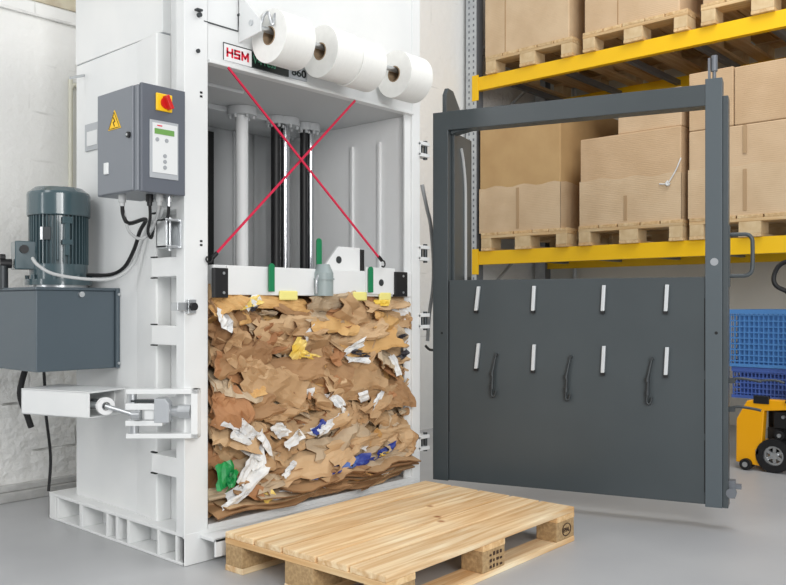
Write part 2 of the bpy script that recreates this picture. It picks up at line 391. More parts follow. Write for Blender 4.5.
# chamber
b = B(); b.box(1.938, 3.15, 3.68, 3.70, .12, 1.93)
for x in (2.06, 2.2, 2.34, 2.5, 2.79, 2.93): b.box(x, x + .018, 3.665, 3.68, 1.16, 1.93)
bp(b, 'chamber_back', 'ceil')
b = B(); b.box(3.138, 3.15, F + .02, 3.68, .12, 1.93)
for y in (2.905, 3.10): b.box(3.125, 3.138, y, y + .018, 1.05, 1.82)
bp(b, 'chamber_wall', 'white2')
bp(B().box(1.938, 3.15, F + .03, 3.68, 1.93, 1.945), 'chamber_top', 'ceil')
bp(B().box(1.9385, 1.944, F + .012, 3.66, .15, 1.92), 'reflection_liner', 'btnd', bevel=0)  # unseen liner added to darken the chrome reflections and the chamber
bp(B().box(2.58, 2.652, 3.655, 3.682, .15, 1.90), 'rear_slot', 'hole', bevel=0)
bp(B().box(1.938, 3.15, F, 3.7, .121, .14).box(1.90, 3.15, F - .10, F, .095, .108).box(1.90, 3.15, F - .10, F - .09, .04, .108), 'chamber_floor', 'white')
# ram with rods
b = B(); b.box(1.955, 3.13, F - .012, 3.62, 1.03, 1.147)
bp(b, 'press_plate', 'white')
def rod(x, y, r, m, name='rod_or_reflection', fl=.07):
    o = bp(B().cyl((x, y, 1.147), (x, y, 1.915), r, 28), name, m, bevel=0)
    g = B().cyl((x, y, 1.89), (x, y, 1.928), fl, 24)
    for k in range(6):
        a = k * math.pi / 3 + .3; g.cyl((x + (fl - .015) * math.cos(a), y + (fl - .015) * math.sin(a), 1.875), (x + (fl - .015) * math.cos(a), y + (fl - .015) * math.sin(a), 1.892), .008, 6)
    bp(g, 'flange', 'ceil', parent=o, bevel=0)
rod(2.49, 3.21, .030, 'white2'); rod(2.725, 3.24, .025, 'black', 'cylinder_or_reflection', .05); rod(2.784, 3.24, .026, 'chrome', 'cylinder_or_reflection', .075)  # black rod is added as the dark reflection on the chrome cylinder
rod(2.912, 3.24, .021, 'black', 'rod_or_reflection', .04); rod(2.957, 3.24, .019, 'chrome', 'rod_or_reflection', .05); rod(2.95, 3.45, .030, 'ceil')  # added black rod stands for the dark reflected side of its chrome neighbour
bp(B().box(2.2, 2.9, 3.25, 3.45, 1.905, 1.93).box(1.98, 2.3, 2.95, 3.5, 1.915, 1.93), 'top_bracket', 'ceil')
# things on the ram front
for x0, x1, z0, z1 in ((1.943, 2.008, 1.018, 1.134), (2.99, 3.075, 1.03, 1.149)):
    o = bp(B().box(x0, x1, F - .035, F - .013, z0, z1), 'guide_pad', 'black')
    g = B()
    for zz in (z0 + .02, z1 - .02): g.cyl(((x0 + x1) / 2 + .01, F - .038, zz), ((x0 + x1) / 2 + .01, F - .034, zz), .006, 8)
    bpe(g, 'screw', 'steel', parent=o, bevel=0)
bp(B().box(2.012, 2.018, F - .02, F - .012, 1.02, 1.145), 'pad_holder', 'white')
b = B(); b.prism([(2.655, 1.147), (2.875, 1.147), (2.875, 1.262), (2.73, 1.262), (2.655, 1.18)], 'y', 2.80, 2.815)
o = bp(b, 'lifting_lug', 'white'); bp(B().cyl((2.732, 2.797, 1.20), (2.732, 2.80, 1.20), .017, 18), 'lug_hole', 'dsteel', parent=o, bevel=0)
bp(B().box(2.88, 2.905, 2.80, 2.815, 1.147, 1.255), 'rubber_stop', 'black')
o = bp(B().box(2.80, 3.0, F - .022, F - .012, 1.04, 1.165), 'hook_plate', 'white')
bp(B().cyl((2.90, F - .024, 1.095), (2.90, F - .021, 1.095), .016, 18), 'plate_hole', 'dsteel', parent=o, bevel=0)
# grey guide roller
b = B().cyl((2.528, F - .02, 1.03), (2.528, F - .02, 1.13), .045, 24).cyl((2.528, F - .02, 1.13), (2.528, F - .02, 1.168), .045, 24, r2=.028)
b.cyl((2.528, F - .02, 1.10), (2.528, F - .02, 1.106), .05, 24)
o = bp(b, 'guide_roller', 'roller', bevel=0)
o['label'] = 'grey rounded housing on the press plate'
bp(B().tube([(2.49, F - .03, 1.12), (2.475, F - .035, 1.09), (2.48, F - .03, 1.04)], .006), 'roller_spring', 'steel', bevel=0)
for x, z0, z1, y in ((2.234, 1.045, 1.162, F - .02), (2.537, 1.16, 1.285, F + .02), (2.818, 1.048, 1.168, F - .028)):
    b = B().prism([(x - .015, z0), (x + .015, z0)] + [(x + .015 * math.cos(R(15 * k)), z1 - .015 + .015 * math.sin(R(15 * k))) for k in range(13)], 'y', y - .008, y)
    o = bp(b, 'strap_guide', 'green', bevel=.002); o['label'] = 'green plastic strap guide'
# sign on the header
sy = F - .002
o = bp(B().box(2.008, 2.147, sy - .002, F + .004, 1.955, 2.022), 'sign_plate', 'signwhite', bevel=0); o['label'] = 'white plate with red HSM lettering'
fr = B().box(2.006, 2.147, sy - .003, sy - .001, 2.020, 2.024).box(2.006, 2.009, sy - .003, sy - .001, 1.955, 2.022)
bp(fr, 'sign_border', 'dsteel', parent=o, bevel=0)
RT = Matrix.Rotation(R(90), 4, 'X')
def bars(b, segs, x0, z0, w_, h_, t, y):
    for (ax, az), (bx, bz) in segs:
        p = Vector((x0 + ax * w_, 0, z0 + az * h_)); q = Vector((x0 + bx * w_, 0, z0 + bz * h_)); d = (q - p).normalized(); n = Vector((-d.z, 0, d.x)) * t / 2; e = d * t / 2
        c = [p - e + n, q + e + n, q + e - n, p - e - n]; b.prism([(v.x, v.z) for v in c], 'y', y - .0012, y)
lt = B()
for segs, x0, w_ in (([((0, 0), (0, 1)), ((1, 0), (1, 1)), ((0, .5), (1, .5))], 2.026, .024),
                     ([((1, 1), (0, 1)), ((0, 1), (0, .5)), ((0, .5), (1, .5)), ((1, .5), (1, 0)), ((1, 0), (0, 0))], 2.063, .022),
                     ([((0, 0), (0, 1)), ((0, 1), (.5, .25)), ((.5, .25), (1, 1)), ((1, 1), (1, 0))], 2.099, .029)):
    bars(lt, segs, x0, 1.974, w_, .028, .0085, sy - .002)
bp(lt, 'lettering', 'signred', parent=o, bevel=0)
o = bp(B().box(2.147, 2.345, sy - .002, F + .004, 1.955, 2.020), 'sign_plate', 'signdark', bevel=0); o['label'] = 'black model plate'
text('lettering', 'V-Press', .042, M['signgreen'], o, Matrix.Translation(Vector((2.153, sy - .003, 1.972)) - L0) @ RT, fit=(.12, .034), bold=.0)
o = bp(B().box(2.345, 2.45, sy - .001, F + .004, 1.955, 2.020), 'sign_plate', 'panelf', bevel=0); o['label'] = 'grey plate with black numerals'
text('lettering', '860', .046, M['signdark'], o, Matrix.Translation(Vector((2.36, sy - .003, 1.966)) - L0) @ RT, fit=(.082, .034), bold=.001)
# header access cover, bolts, slots on the posts
b = B().box(1.918, 2.085, F - .001, F + .005, 2.083, 2.087).box(2.083, 2.087, F - .001, F + .005, 2.087, 2.15)
bp(b, 'cover_gap', 'dsteel', bevel=0)
b = B().cyl((2.085, F - .008, 2.15), (2.085, F + .004, 2.15), .006, 8).cyl((1.889, F - .008, 1.962), (1.889, F + .004, 1.962), .008, 8).cyl((1.893, F - .014, 2.10), (1.893, F + .004, 2.10), .009, 8)
b.box(1.875, 1.9, F - .02, F, 2.113, 2.120)
bpe(b, 'bolt', 'dsteel', bevel=0)
b = B()
for z in (1.792, 1.807, 1.221, 1.236): b.box(1.900, 1.911, F - .0012, F + .002, z - .0045, z + .0035)
bpe(b, 'post_slot', 'hole', bevel=0)
# roll holder
b = B().cyl((2.09, 2.58, 2.072), (3.04, 2.58, 2.072), .012, 14)
hold = bp(b, 'roll_holder', 'steel', bevel=0)
b = B().prism([(2.568, 2.055), (2.708, 2.038), (2.708, 2.42), (2.69, 2.42), (2.665, 2.20), (2.60, 2.13), (2.568, 2.10)], 'x', 2.083, 2.089).box(2.083, 2.30, F - .006, F, 2.10, 2.42)
bp(b, 'holder_plate', 'white', parent=hold, bevel=.002)
b = B().cyl((2.092, 2.625, 2.10), (2.078, 2.625, 2.10), .012, 12)
b.tube([(2.098, 2.585, 2.085), (2.10, 2.57, 2.12), (2.11, 2.555, 2.13), (2.118, 2.55, 2.10), (2.125, 2.545, 2.085), (2.135, 2.545, 2.125), (2.145, 2.545, 2.13), (2.148, 2.545, 2.09)], .006)
bp(b, 'clip', 'steel', parent=hold, bevel=0)
b = B().prism([(2.565, 2.05), (2.708, 2.03), (2.708, 2.12), (2.60, 2.10)], 'x', 3.03, 3.036); bp(b, 'holder_plate', 'white', parent=hold, bevel=.002)

# control cabinet
cb_ = bp(B().box(1.628, 1.815, 2.70, 2.985, 1.402, 1.785), 'control_cabinet', 'cab', bevel=.004); cb_['label'] = 'grey steel control cabinet'
bp(B().box(1.621, 1.628, 2.722, 2.972, 1.405, 1.783), 'cabinet_door', 'cab', parent=cb_, bevel=.003)
bp(B().box(1.634, 1.818, 2.684, 2.70, 1.398, 1.79), 'front_panel', 'cab_shade', parent=cb_, bevel=.003)
bp(B().box(1.815, 1.915, 2.80, 2.95, 1.45, 1.75), 'mounting_bracket', 'cab', parent=cb_)
o = bp(B().prism([(2.800, 1.640), (2.890, 1.640), (2.845, 1.712)], 'x', 1.6185, 1.6212), 'warning_sign', 'yellow', parent=cb_, bevel=.002); o['label'] = 'yellow triangular electricity warning sticker'
tri = B(); 
for p, q in (((2.808, 1.644), (2.882, 1.644)), ((2.882, 1.644), (2.845, 1.703)), ((2.845, 1.703), (2.808, 1.644))): tri.cyl((1.618, p[0], p[1]), (1.618, q[0], q[1]), .0012, 5)
for p, q in (((2.851, 1.684), (2.838, 1.668)), ((2.838, 1.668), (2.852, 1.667)), ((2.852, 1.667), (2.842, 1.650))): tri.cyl((1.618, p[0], p[1]), (1.618, q[0], q[1]), .0018, 5)
o = bp(tri, 'flash_symbol', 'hole', parent=cb_, bevel=0)
lk = B().cyl((1.612, 2.744, 1.606), (1.622, 2.744, 1.606), .011, 16); o = bp(lk, 'lock', 'black', parent=cb_, bevel=0)
bp(B().cyl((1.609, 2.744, 1.606), (1.612, 2.744, 1.606), .005, 10), 'lock_key_barrel', 'steel', parent=cb_, bevel=0)
bp(B().box(1.613, 1.622, 2.886, 2.914, 1.478, 1.522), 'door_catch', 'panel', parent=cb_, bevel=.003)
def fp(b, n, m, bevel=0.0): return bp(b, n, m, parent=cb_, bevel=bevel)
fp(B().box(1.690, 1.757, 2.676, 2.684, 1.698, 1.762), 'switch_plate', 'yellow', .003)
k = B().cyl((1.729, 2.668, 1.729), (1.729, 2.676, 1.729), .022, 24)
T = Matrix.Translation((1.729, 2.655, 1.729)) @ Matrix.Rotation(R(-25), 4, 'Y')
k.box(-.008, .008, -.008, .016, -.026, .026, T=T)
fp(k, 'main_switch', 'red', .002)['label'] = 'red rotary main switch'
fp(B().box(1.666, 1.786, 2.681, 2.6845, 1.452, 1.662), 'keypad_frame', 'panelf', .001)
fp(B().box(1.676, 1.780, 2.679, 2.6815, 1.472, 1.652), 'keypad', 'panel')
fp(B().box(1.684, 1.766, 2.6775, 2.6795, 1.612, 1.632), 'display', 'lcd')
for x, z in ((1.695, 1.592), (1.734, 1.592), (1.727, 1.535), (1.727, 1.514), (1.727, 1.493)):
    fp(B().cyl((x, 2.677, z), (x, 2.68, z), .0075, 14), 'push_button', 'btn')
fp(B().box(1.695, 1.715, 2.6778, 2.6792, 1.641, 1.645), 'keypad_mark', 'signred')
for x, y, m_ in ((1.66, 2.86, 'cable'), (1.72, 2.77, 'black'), (1.745, 2.745, 'cable'), (1.78, 2.735, 'steel')):
    fp(B().cyl((x, y, 1.375), (x, y, 1.404), .014, 12).cyl((x, y, 1.36), (x, y, 1.376), .010, 10), 'cable_gland', m_)
# data plate behind the cabinet
bp(B().box(1.881, 1.8905, 3.44, 3.56, 1.68, 1.80), 'data_plate', 'panelf', bevel=.001)
bp(B().box(1.879, 1.8815, 3.45, 3.54, 1.70, 1.765), 'plate_label', 'panel', bevel=.001)
bp(B().cyl((1.80, 3.538, 1.991), (1.89, 3.584, 2.03), .006, 8), 'cover_hook', 'steel', bevel=0)

# oil tank and motor
tk = bp(B().box(1.528, 1.868, 3.28, 3.83, .722, 1.050), 'oil_tank', 'tank', bevel=.004); tk['label'] = 'blue grey steel oil tank'
bp(B().box(1.522, 1.872, 3.273, 3.838, 1.050, 1.062), 'tank_lid', 'tank', parent=tk, bevel=.003)
bp(B().box(1.869, 1.885, 3.265, 3.62, .722, 1.062), 'mounting_flange', 'tank', parent=tk, bevel=.002)
b = B().cyl((1.715, 3.268, 1.034), (1.715, 3.281, 1.034), .012, 14).cyl((1.878, 3.258, 1.035), (1.878, 3.266, 1.035), .006, 8).cyl((1.878, 3.258, .742), (1.878, 3.266, .742), .006, 8)
bpe(b, 'tank_bolt', 'steel', parent=tk, bevel=0)
cx, cy = 1.745, 3.53
mo = bp(B().cyl((cx, cy, 1.15), (cx, cy, 1.385), .106, 48), 'electric_motor', 'motor', bevel=0); mo['label'] = 'blue grey finned electric motor'
b = B()
for k in range(44):
    a = 2 * math.pi * k / 44
    T = Matrix.Translation((cx, cy, 0)) @ Matrix.Rotation(a, 4, 'Z')
    b.box(.10, .122, -.0022, .0022, 1.165, 1.375, T=T)
bp(b, 'cooling_fins', 'motor', parent=mo, bevel=0)
b = B(); prof = [(1.372, .127), (1.376, .130), (1.464, .130), (1.474, .127), (1.490, .106), (1.494, .10)]
for (z0, r0), (z1, r1) in zip(prof, prof[1:]):
    n = 48; v = [(cx + r * math.cos(2 * math.pi * k / n), cy + r * math.sin(2 * math.pi * k / n), z) for z, r in ((z0, r0), (z1, r1)) for k in range(n)]
    b.add(v, [(k, (k + 1) % n, n + (k + 1) % n, n + k) for k in range(n)], True)
b.cyl((cx, cy, 1.492), (cx, cy, 1.4945), .1005, 48)
cow = bp(b, 'fan_cowl', 'motor', parent=mo, bevel=0)
b = B().cyl((cx, cy, 1.075), (cx, cy, 1.10), .138, 40).cyl((cx, cy, 1.10), (cx, cy, 1.165), .120, 40)
for k in range(8):
    a = k * math.pi / 4 + .2; b.cyl((cx + .127 * math.cos(a), cy + .127 * math.sin(a), 1.10), (cx + .127 * math.cos(a), cy + .127 * math.sin(a), 1.118), .011, 8)
bp(b, 'motor_flange', 'motor', parent=mo, bevel=0)
bp(B().cyl((cx, cy, 1.056), (cx, cy, 1.077), .12, 36), 'motor_base', 'steel', parent=mo, bevel=0)
# two lugs and the rating plate on the front of the fins
vd = Vector((-cx, -cy, 0)).normalized()
def facing(a, r0, r1, hw, z0, z1):
    ang = math.atan2(vd.y, vd.x) + R(a)
    return B().box(r0, r1, -hw, hw, z0, z1, T=Matrix.Translation((cx, cy, 0)) @ Matrix.Rotation(ang, 4, 'Z'))
for z0, z1 in ((1.335, 1.365), (1.245, 1.268)):
    bp(facing(16, .11, .130, .022, z0, z1), 'motor_foot_pad', 'motor', parent=mo, bevel=.003)
bp(facing(16, .11, .128, .010, 1.20, 1.35), 'motor_rib', 'motor', parent=mo, bevel=.003)
bp(facing(-2, .11, .126, .004, 1.18, 1.37), 'motor_rib', 'motor', parent=mo, bevel=.002)
bp(facing(-24, .12, .126, .020, 1.265, 1.32), 'rating_plate', 'dsteel', parent=mo, bevel=.001)
bp(facing(-32, .12, .129, .006, 1.265, 1.32), 'rating_plate_edge', 'steel', parent=mo, bevel=.001)
# terminal box on the left
T = Matrix.Translation((cx, cy, 0)) @ Matrix.Rotation(math.atan2(vd.y, vd.x) + R(-78), 4, 'Z')
tb = bp(B().box(.10, .185, -.05, .05, 1.14, 1.26, T=T), 'terminal_box', 'motor', parent=mo, bevel=.004)
b = B().cyl((.15, .052, 1.225), (.15, .06, 1.225), .018, 16, T=T).cyl((.19, .0, 1.165), (.235, 0, 1.165), .02, 14, T=T).cyl((.215, .0, 1.19), (.235, 0, 1.19), .015, 10, T=T)
bpe(b, 'conduit_fitting', 'black', parent=mo, bevel=0)
bp(B().cyl((.225, 0, 1.06), (.225, 0, 1.155), .022, 14, T=T), 'filler_neck', 'dsteel', parent=mo, bevel=0)
# cables
import_pts = lambda L: [Vector(p) for p in L]
bp(B().tube([(1.555, 3.37, 1.18), (1.56, 3.33, 1.15), (1.60, 3.28, 1.115), (1.70, 3.20, 1.095), (1.79, 3.14, 1.10), (1.845, 3.09, 1.16), (1.852, 3.04, 1.25), (1.85, 2.97, 1.32), (1.80, 2.90, 1.31), (1.78, 2.80, 1.32), (1.77, 2.76, 1.36)], .007, 8), 'cable', 'cable', bevel=0)['label'] = 'light grey cable'
bp(B().tube([(1.82, 3.42, 1.12), (1.86, 3.30, 1.12), (1.868, 3.20, 1.15), (1.865, 3.12, 1.22), (1.855, 3.06, 1.29), (1.845, 3.0, 1.335), (1.70, 2.88, 1.30), (1.67, 2.87, 1.33), (1.66, 2.86, 1.37)], .008, 8), 'cable', 'black', bevel=0)['label'] = 'black cable bundle'
bp(B().tube([(1.66, 2.865, 1.37), (1.68, 2.87, 1.31), (1.70, 2.88, 1.27), (1.74, 2.88, 1.245), (1.77, 2.86, 1.26), (1.765, 2.80, 1.31), (1.745, 2.745, 1.365)], .006, 8), 'cable', 'cable', bevel=0)['label'] = 'light grey cable'
bp(B().tube([(1.72, 2.77, 1.37), (1.735, 2.79, 1.32), (1.75, 2.83, 1.27), (1.79, 2.87, 1.25), (1.85, 2.95, 1.30)], .006, 8), 'cable', 'black', bevel=0)['label'] = 'black cable'
bp(B().tube([(1.78, 2.735, 1.365), (1.785, 2.75, 1.32), (1.79, 2.78, 1.295)], .006, 8), 'cable', 'black', bevel=0)['label'] = 'short black cable'
bp(B().tube([(1.68, 3.7, .72), (1.66, 3.72, .6), (1.70, 3.74, .5), (1.72, 3.74, .44)], .014, 8), 'hose', 'black', bevel=0)['label'] = 'black hydraulic hose'
bp(B().tube([(1.72, 3.62, .72), (1.735, 3.64, .62), (1.75, 3.66, .5), (1.80, 3.72, .3), (1.80, 3.74, .14)], .007, 8), 'hose', 'black', bevel=0)['label'] = 'black hydraulic hose'

# latch bracket and black knobs on the left post
b = B().box(1.765, XL, 2.79, 2.797, 1.205, 1.315)
for z in (1.310, 1.210): b.box(1.765, XL, 2.73, 2.797, z - .004, z + .004)
b.box(1.765, 1.771, 2.73, 2.797, 1.205, 1.315).box(1.822, XL, 2.72, 2.797, 1.205, 1.315)
bp(b, 'latch_bracket', 'steel', bevel=.001)
bp(B().cyl((1.80, 2.76, 1.195), (1.80, 2.76, 1.322), .007, 10), 'latch_pin', 'steel', bevel=0)
def knob(z):
    b = B().box(1.835, 1.87, F - .02, F, z - .027, z + .027).box(1.79, 1.83, F - .016, F + .03, z - .016, z + .016)
    o = bp(b, 'sensor_bracket', 'steel', bevel=.001)
    bp(B().cyl((1.852, F - .036, z), (1.852, F - .018, z), .015, 20), 'sensor_knob', 'black', parent=o, bevel=0)
knob(.984)
# door lock arm: hollow box beam with hydraulic rod and U shaped bracket
A = Vector((1.618, 3.03, 0)); u = Vector((-.30, .954, 0)); v = Vector((.954, .30, 0))
TA = Matrix(((u.x, v.x, 0, A.x), (u.y, v.y, 0, A.y), (0, 0, 1, 0), (0, 0, 0, 1)))
b = B().box(0, .36, 0, .006, .552, .654, T=TA).box(0, .36, .0, .20, .648, .655, T=TA).box(0, .36, 0, .20, .552, .558, T=TA).box(.354, .36, 0, .20, .552, .655, T=TA).box(0.0, .36, .194, .20, .552, .655, T=TA)
arm = bp(b, 'lock_arm', 'white', bevel=.0015)
b = B().cyl((.02, .06, .603), (.20, .06, .603), .02, 16, T=TA); bp(b, 'arm_cylinder', 'dsteel', parent=arm, bevel=0)
b = B().box(.05, .30, .19, .30, .57, .64, T=TA); bp(b, 'arm_mount', 'white', parent=arm)
# eye ring and rod towards the lock
b = B().cyl((1.665, 2.985, .60), (1.668, 3.005, .60), .034, 24, inner=.017)
bp(b, 'rod_eye', 'signwhite', parent=arm, bevel=0)
bp(B().cyl((1.64, 3.06, .603), (1.667, 3.0, .60), .012, 10).cyl((1.667, 2.995, .60), (1.735, 2.87, .565), .009, 12), 'piston_rod', 'steel', parent=arm, bevel=0)
# bracket frame: along direction from the post front to the left rear
P0 = Vector((1.848, 2.648, 0)); u2 = Vector((-.68, .733, 0)).normalized(); v2 = Vector((.733, .68, 0))
TB = Matrix(((u2.x, v2.x, 0, P0.x), (u2.y, v2.y, 0, P0.y), (0, 0, 1, 0), (0, 0, 0, 1)))
b = B().box(0, .268, 0, .05, .656, .674, T=TB).box(0, .268, 0, .05, .490, .508, T=TB).box(0, .026, 0, .05, .490, .674, T=TB)
lb = bp(b, 'lock_bracket', 'white', bevel=.002)
bp(B().box(1.838, 1.866, 2.66, F + .01, .495, .67), 'lock_bracket_foot', 'white', parent=lb)
b = B().box(.15, .268, -.01, .045, .598, .622, T=TB).box(.13, .268, -.01, .045, .538, .558, T=TB).box(.15, .20, .0, .04, .56, .60, T=TB)
bpe(b, 'clevis', 'white', parent=lb)
b = B().cyl((.25, .02, .622), (.25, .02, .656), .018, 14, T=TB).cyl((.245, .02, .508), (.245, .02, .54), .02, 14, T=TB).cyl((.225, .015, .56), (.225, .015, .60), .014, 14, T=TB).cyl((.21, -.02, .579), (.24, -.02, .579), .016, 14, T=TB)
bpe(b, 'clevis_pin', 'steel', parent=lb, bevel=0)
b = B().prism([(.105, .55), (.16, .55), (.16, .64), (.12, .64), (.105, .62)], 'y', -.012, .045, T=TB)
bp(b, 'swivel_block', 'panelf', parent=lb)
b = B().cyl((.03, .02, .59), (.075, .02, .59), .028, 6, T=TB).cyl((.07, .02, .59), (.11, .02, .59), .02, 16, T=TB)
bp(b, 'lock_nut', 'steel', parent=lb, bevel=.001)
bp(B().box(.15, .25, .0, .04, .626, .634, T=TB), 'lock_spacer', 'dsteel', parent=lb, bevel=0)

# right post: hinge blocks for the door
for z in (.30, .91, 1.25, 1.77):
    h = .032
    b = B().box(3.20, 3.275, F - .01, F + .04, z + h - .012, z + h + .006).box(3.20, 3.275, F - .01, F + .04, z - h - .006, z - h + .012)
    b.box(3.20, 3.206, F - .01, F + .04, z - h, z + h); o = bp(b, 'door_hinge', 'white', bevel=.002)
    bp(B().cyl((3.262, F + .01, z - h - .015), (3.262, F + .01, z + h + .015), .011, 12).box(3.20, 3.24, F + .008, F + .02, z - .02, z + .02), 'hinge_pin', 'dsteel', parent=o, bevel=0)
bp(B().tube([(3.37, 2.83, 1.62), (3.41, 2.83, 1.50), (3.442, 2.83, 1.41), (3.465, 2.83, 1.22), (3.46, 2.83, 1.08), (3.43, 2.83, .94), (3.415, 2.83, .80)], .010, 8), 'hose', 'panelf', bevel=0)['label'] = 'pale grey hose'
bp(B().tube([(3.40, 2.83, .775), (3.43, 2.83, .755), (3.47, 2.83, .75)], .007, 8), 'hose', 'dsteel', bevel=0)['label'] = 'thin dark hose'

# ================================================================== DOOR (part of the baler)
ang = math.atan2(-.956, .29)
TD = Matrix.Translation(Vector((3.31, 2.708, 0)) - L0) @ Matrix.Rotation(ang, 4, 'Z')
def dr(b, name, m, parent, bevel=.0025, label=None):
    o = b.build(name, M[m], parent, bevel=bevel)
    if label: o['label'] = label
    return o
dp = B().box(.085, 1.31, .006, .03, .106, 1.115).box(.085, 1.31, .03, .12, 1.085, 1.115).box(.085, 1.31, .03, .12, .106, .13)
door = dp.build('press_door', M['anth'], bal, bevel=.003, matrix=TD); door['label'] = 'dark grey steel door swung open, with open upper window'
dr(B().box(0, .083, 0, .09, .103, 1.966), 'door_post', 'anth', door)
dr(B().box(.083, .098, .05, .30, 1.115, 1.87).box(.078, .098, .29, .31, 1.115, 1.87).box(.02, .098, .09, .31, 1.115, 1.14), 'post_web', 'anth', door)
dr(B().box(1.303, 1.374, -.004, .09, .097, 1.99), 'door_post', 'anthl', door)
dr(B().box(1.374, 1.398, .004, .10, .097, 1.91), 'door_post_edge', 'anth', door)
dr(B().box(.078, 1.303, .0, .09, 1.873, 1.968), 'top_beam', 'anth', door)
dr(B().prism([(.088, 1.873), (.185, 1.873), (.088, 1.855)], 'y', .02, .09), 'beam_gusset', 'anth', door)
dr(B().prism([(.03, 1.96), (.27, 1.96), (.27, 1.995), (.13, 2.10), (.06, 2.10), (.03, 2.06)], 'x', .04, .062), 'hinge_lug', 'anth', door)
dr(B().tube([(.101, .14, 1.80), (.101, .17, 1.74), (.101, .20, 1.62), (.101, .205, 1.45), (.101, .205, 1.12)], .009, 8), 'gas_line', 'cable', door, 0, 'pale curved rod on the hinge post')
dr(B().box(.0855, .0885, .0035, .006, .35, 1.11).box(1.299, 1.3025, .0035, .006, .70, 1.02).box(1.299, 1.3025, .0035, .006, .42, .66).box(1.299, 1.3025, .0035, .006, .16, .39), 'weld_gap', 'hole', door, 0)
random.seed(3)
for x in (.243, .527, .859, 1.140):
    for z0, z1 in ((.962, 1.082), (.675, .80)):
        t = .008 if x < .3 else .003
        b = B().prism([(x - .009 - t, z0), (x + .007 - t, z0), (x + .009 + t / 2, z1), (x - .007 + t / 2, z1)], 'y', -.014, .004)
        o = dr(b, 'slot_cover', 'zinc', door, .002, 'bright metal slot cover')
        dr(B().box(x - .010 - t, x + .008 - t, -.012, .005, z0 - .012, z0 + .002), 'cover_rivet', 'black', door, 0)
for x in (.326, .693, 1.064):
    b = B().cyl((x + .012, -.008, .745), (x - .006, -.014, .655), .0055, 8, r2=.008).cyl((x + .012, -.014, .745), (x + .012, .008, .745), .008, 10)
    b.cyl((x - .007, -.014, .66), (x - .007, -.014, .64), .011, 10).cyl((x - .004, -.014, .645), (x - .007, -.014, .585), .008, 8).cyl((x - .007, -.014, .60), (x - .007, -.014, .58), .011, 10)
    b.tube([(x - .006, -.014, .585), (x - .010, -.014, .56), (x - .006, -.014, .542), (x + .006, -.014, .545), (x + .012, -.014, .57)], .006, 8)
    dr(b, 'hook_link', 'dsteel', door, 0, 'short dark hanging hook link')
dr(B().cyl((1.341, -.006, 1.18), (1.341, -.003, 1.18), .017, 20), 'round_plug', 'btn', door, 0)
dr(B().cyl((1.349, -.0055, .867), (1.349, -.003, .867), .007, 12).cyl((.05, -.0015, .848), (.05, .001, .848), .006, 12), 'bolt_hole', 'hole', door, 0)
dr(B().cyl((1.338, .04, 1.985), (1.338, .04, 2.03), .008, 12).cyl((1.338, .04, 2.03), (1.338, .04, 2.10), .014, 12).box(1.312, 1.322, .03, .05, 1.99, 2.09), 'spring_bolt', 'galvd', door, 0)
dr(B().tube([(1.38, .03, 1.30), (1.44, .03, 1.30), (1.475, .03, 1.298), (1.492, .03, 1.28), (1.495, .03, 1.25), (1.495, .03, 1.17), (1.490, .03, 1.135), (1.47, .03, 1.12), (1.44, .03, 1.118), (1.38, .03, 1.118)], .009, 10).box(1.398, 1.404, .01, .05, 1.07, 1.34), 'door_handle', 'anth', door, 0, 'dark grey bow handle')
for z in (.66, .535):
    b = B().box(1.398, 1.425, .02, .04, z - .014, z + .006).tube([(1.40, .03, z), (1.44, .03, z + .008), (1.50, .03, z + .002), (1.53, .03, z - .004)], .006)
    if z > .6: b.tube([(1.52, .03, z), (1.58, .03, z + .005), (1.62, .03, z - .005)], .005)
    dr(b, 'door_latch', 'dsteel', door, 0)
dr(B().box(1.398, 1.425, .02, .08, .14, .215).cyl((1.41, .0, .165), (1.41, .03, .165), .022, 16).box(1.40, 1.45, .03, .06, .18, .20), 'support_roller', 'galvd', door, .001)

# ================================================================== STRAPPING ROLLS
def roll(x0, x1, z, r):
    rt = empty('strapping_roll', ((x0 + x1) / 2, 2.58, z))
    o = Vector(rt.location)
    B().cyl((x0, 2.58, z), (x1, 2.58, z), r, 64, inner=.036).build('strap_winding', M['roll'], rt, off=o, bevel=.006)
    B().cyl((x0 - .002, 2.58, z), (x1 + .002, 2.58, z), .0365, 32, inner=.032).build('cardboard_core', M['core'], rt, off=o)
    return rt
for a, b_, lab, z, r in ((2.135, 2.287, 'white strapping roll beside the red lettered sign, leftmost on the holder', 2.052, .106),
                   (2.409, 2.557, 'second white strapping roll from the left, just after the first gap', 2.052, .108),
                   (2.560, 2.708, 'third white strapping roll from the left, pushed against its left neighbour', 2.046, .107),
                   (2.872, 3.024, 'white strapping roll at the right end of the holder, nearest the door', 2.052, .107)):
    tag(roll(a, b_, z, r), lab, 'strapping roll', 'strapping rolls on the baler holder')

# ================================================================== RED STRAPS
def strap(p, q, lab):
    # band from p (tied under the header) to q (hooked on the press plate)
    p = Vector(p); q = Vector(q)
    o = empty('elastic_strap', (p + q) / 2, lab, 'strap', 'crossed red straps over the opening')
    d = (q - p).normalized()
    n = Vector((0, 1, 0)); s = d.cross(n).normalized()
    b = B(); w_ = .0048
    m = (p + q) / 2
    vs = [p + s * w_, p - s * w_, q - s * w_, q + s * w_]
    b.add(vs + [x + n * .006 for x in vs], [(0, 1, 2, 3), (7, 6, 5, 4), (0, 4, 5, 1), (1, 5, 6, 2), (2, 6, 7, 3), (3, 7, 4, 0)])
    b.build('strap_band', M['strap'], o, off=m, bevel=.001)
    for e, sg in ((q, 1),):
        h = B().cyl(e - d * sg * .005, e + d * sg * .022, .0085, 10)
        h.tube([e + d * sg * .02, e + d * sg * .036 + s * .008, e + d * sg * .05, e + d * sg * .05 - s * .015, e + d * sg * .038 - s * .02], .0035, 6)
        h.build('hook', M['black'], o, off=m)
    return o
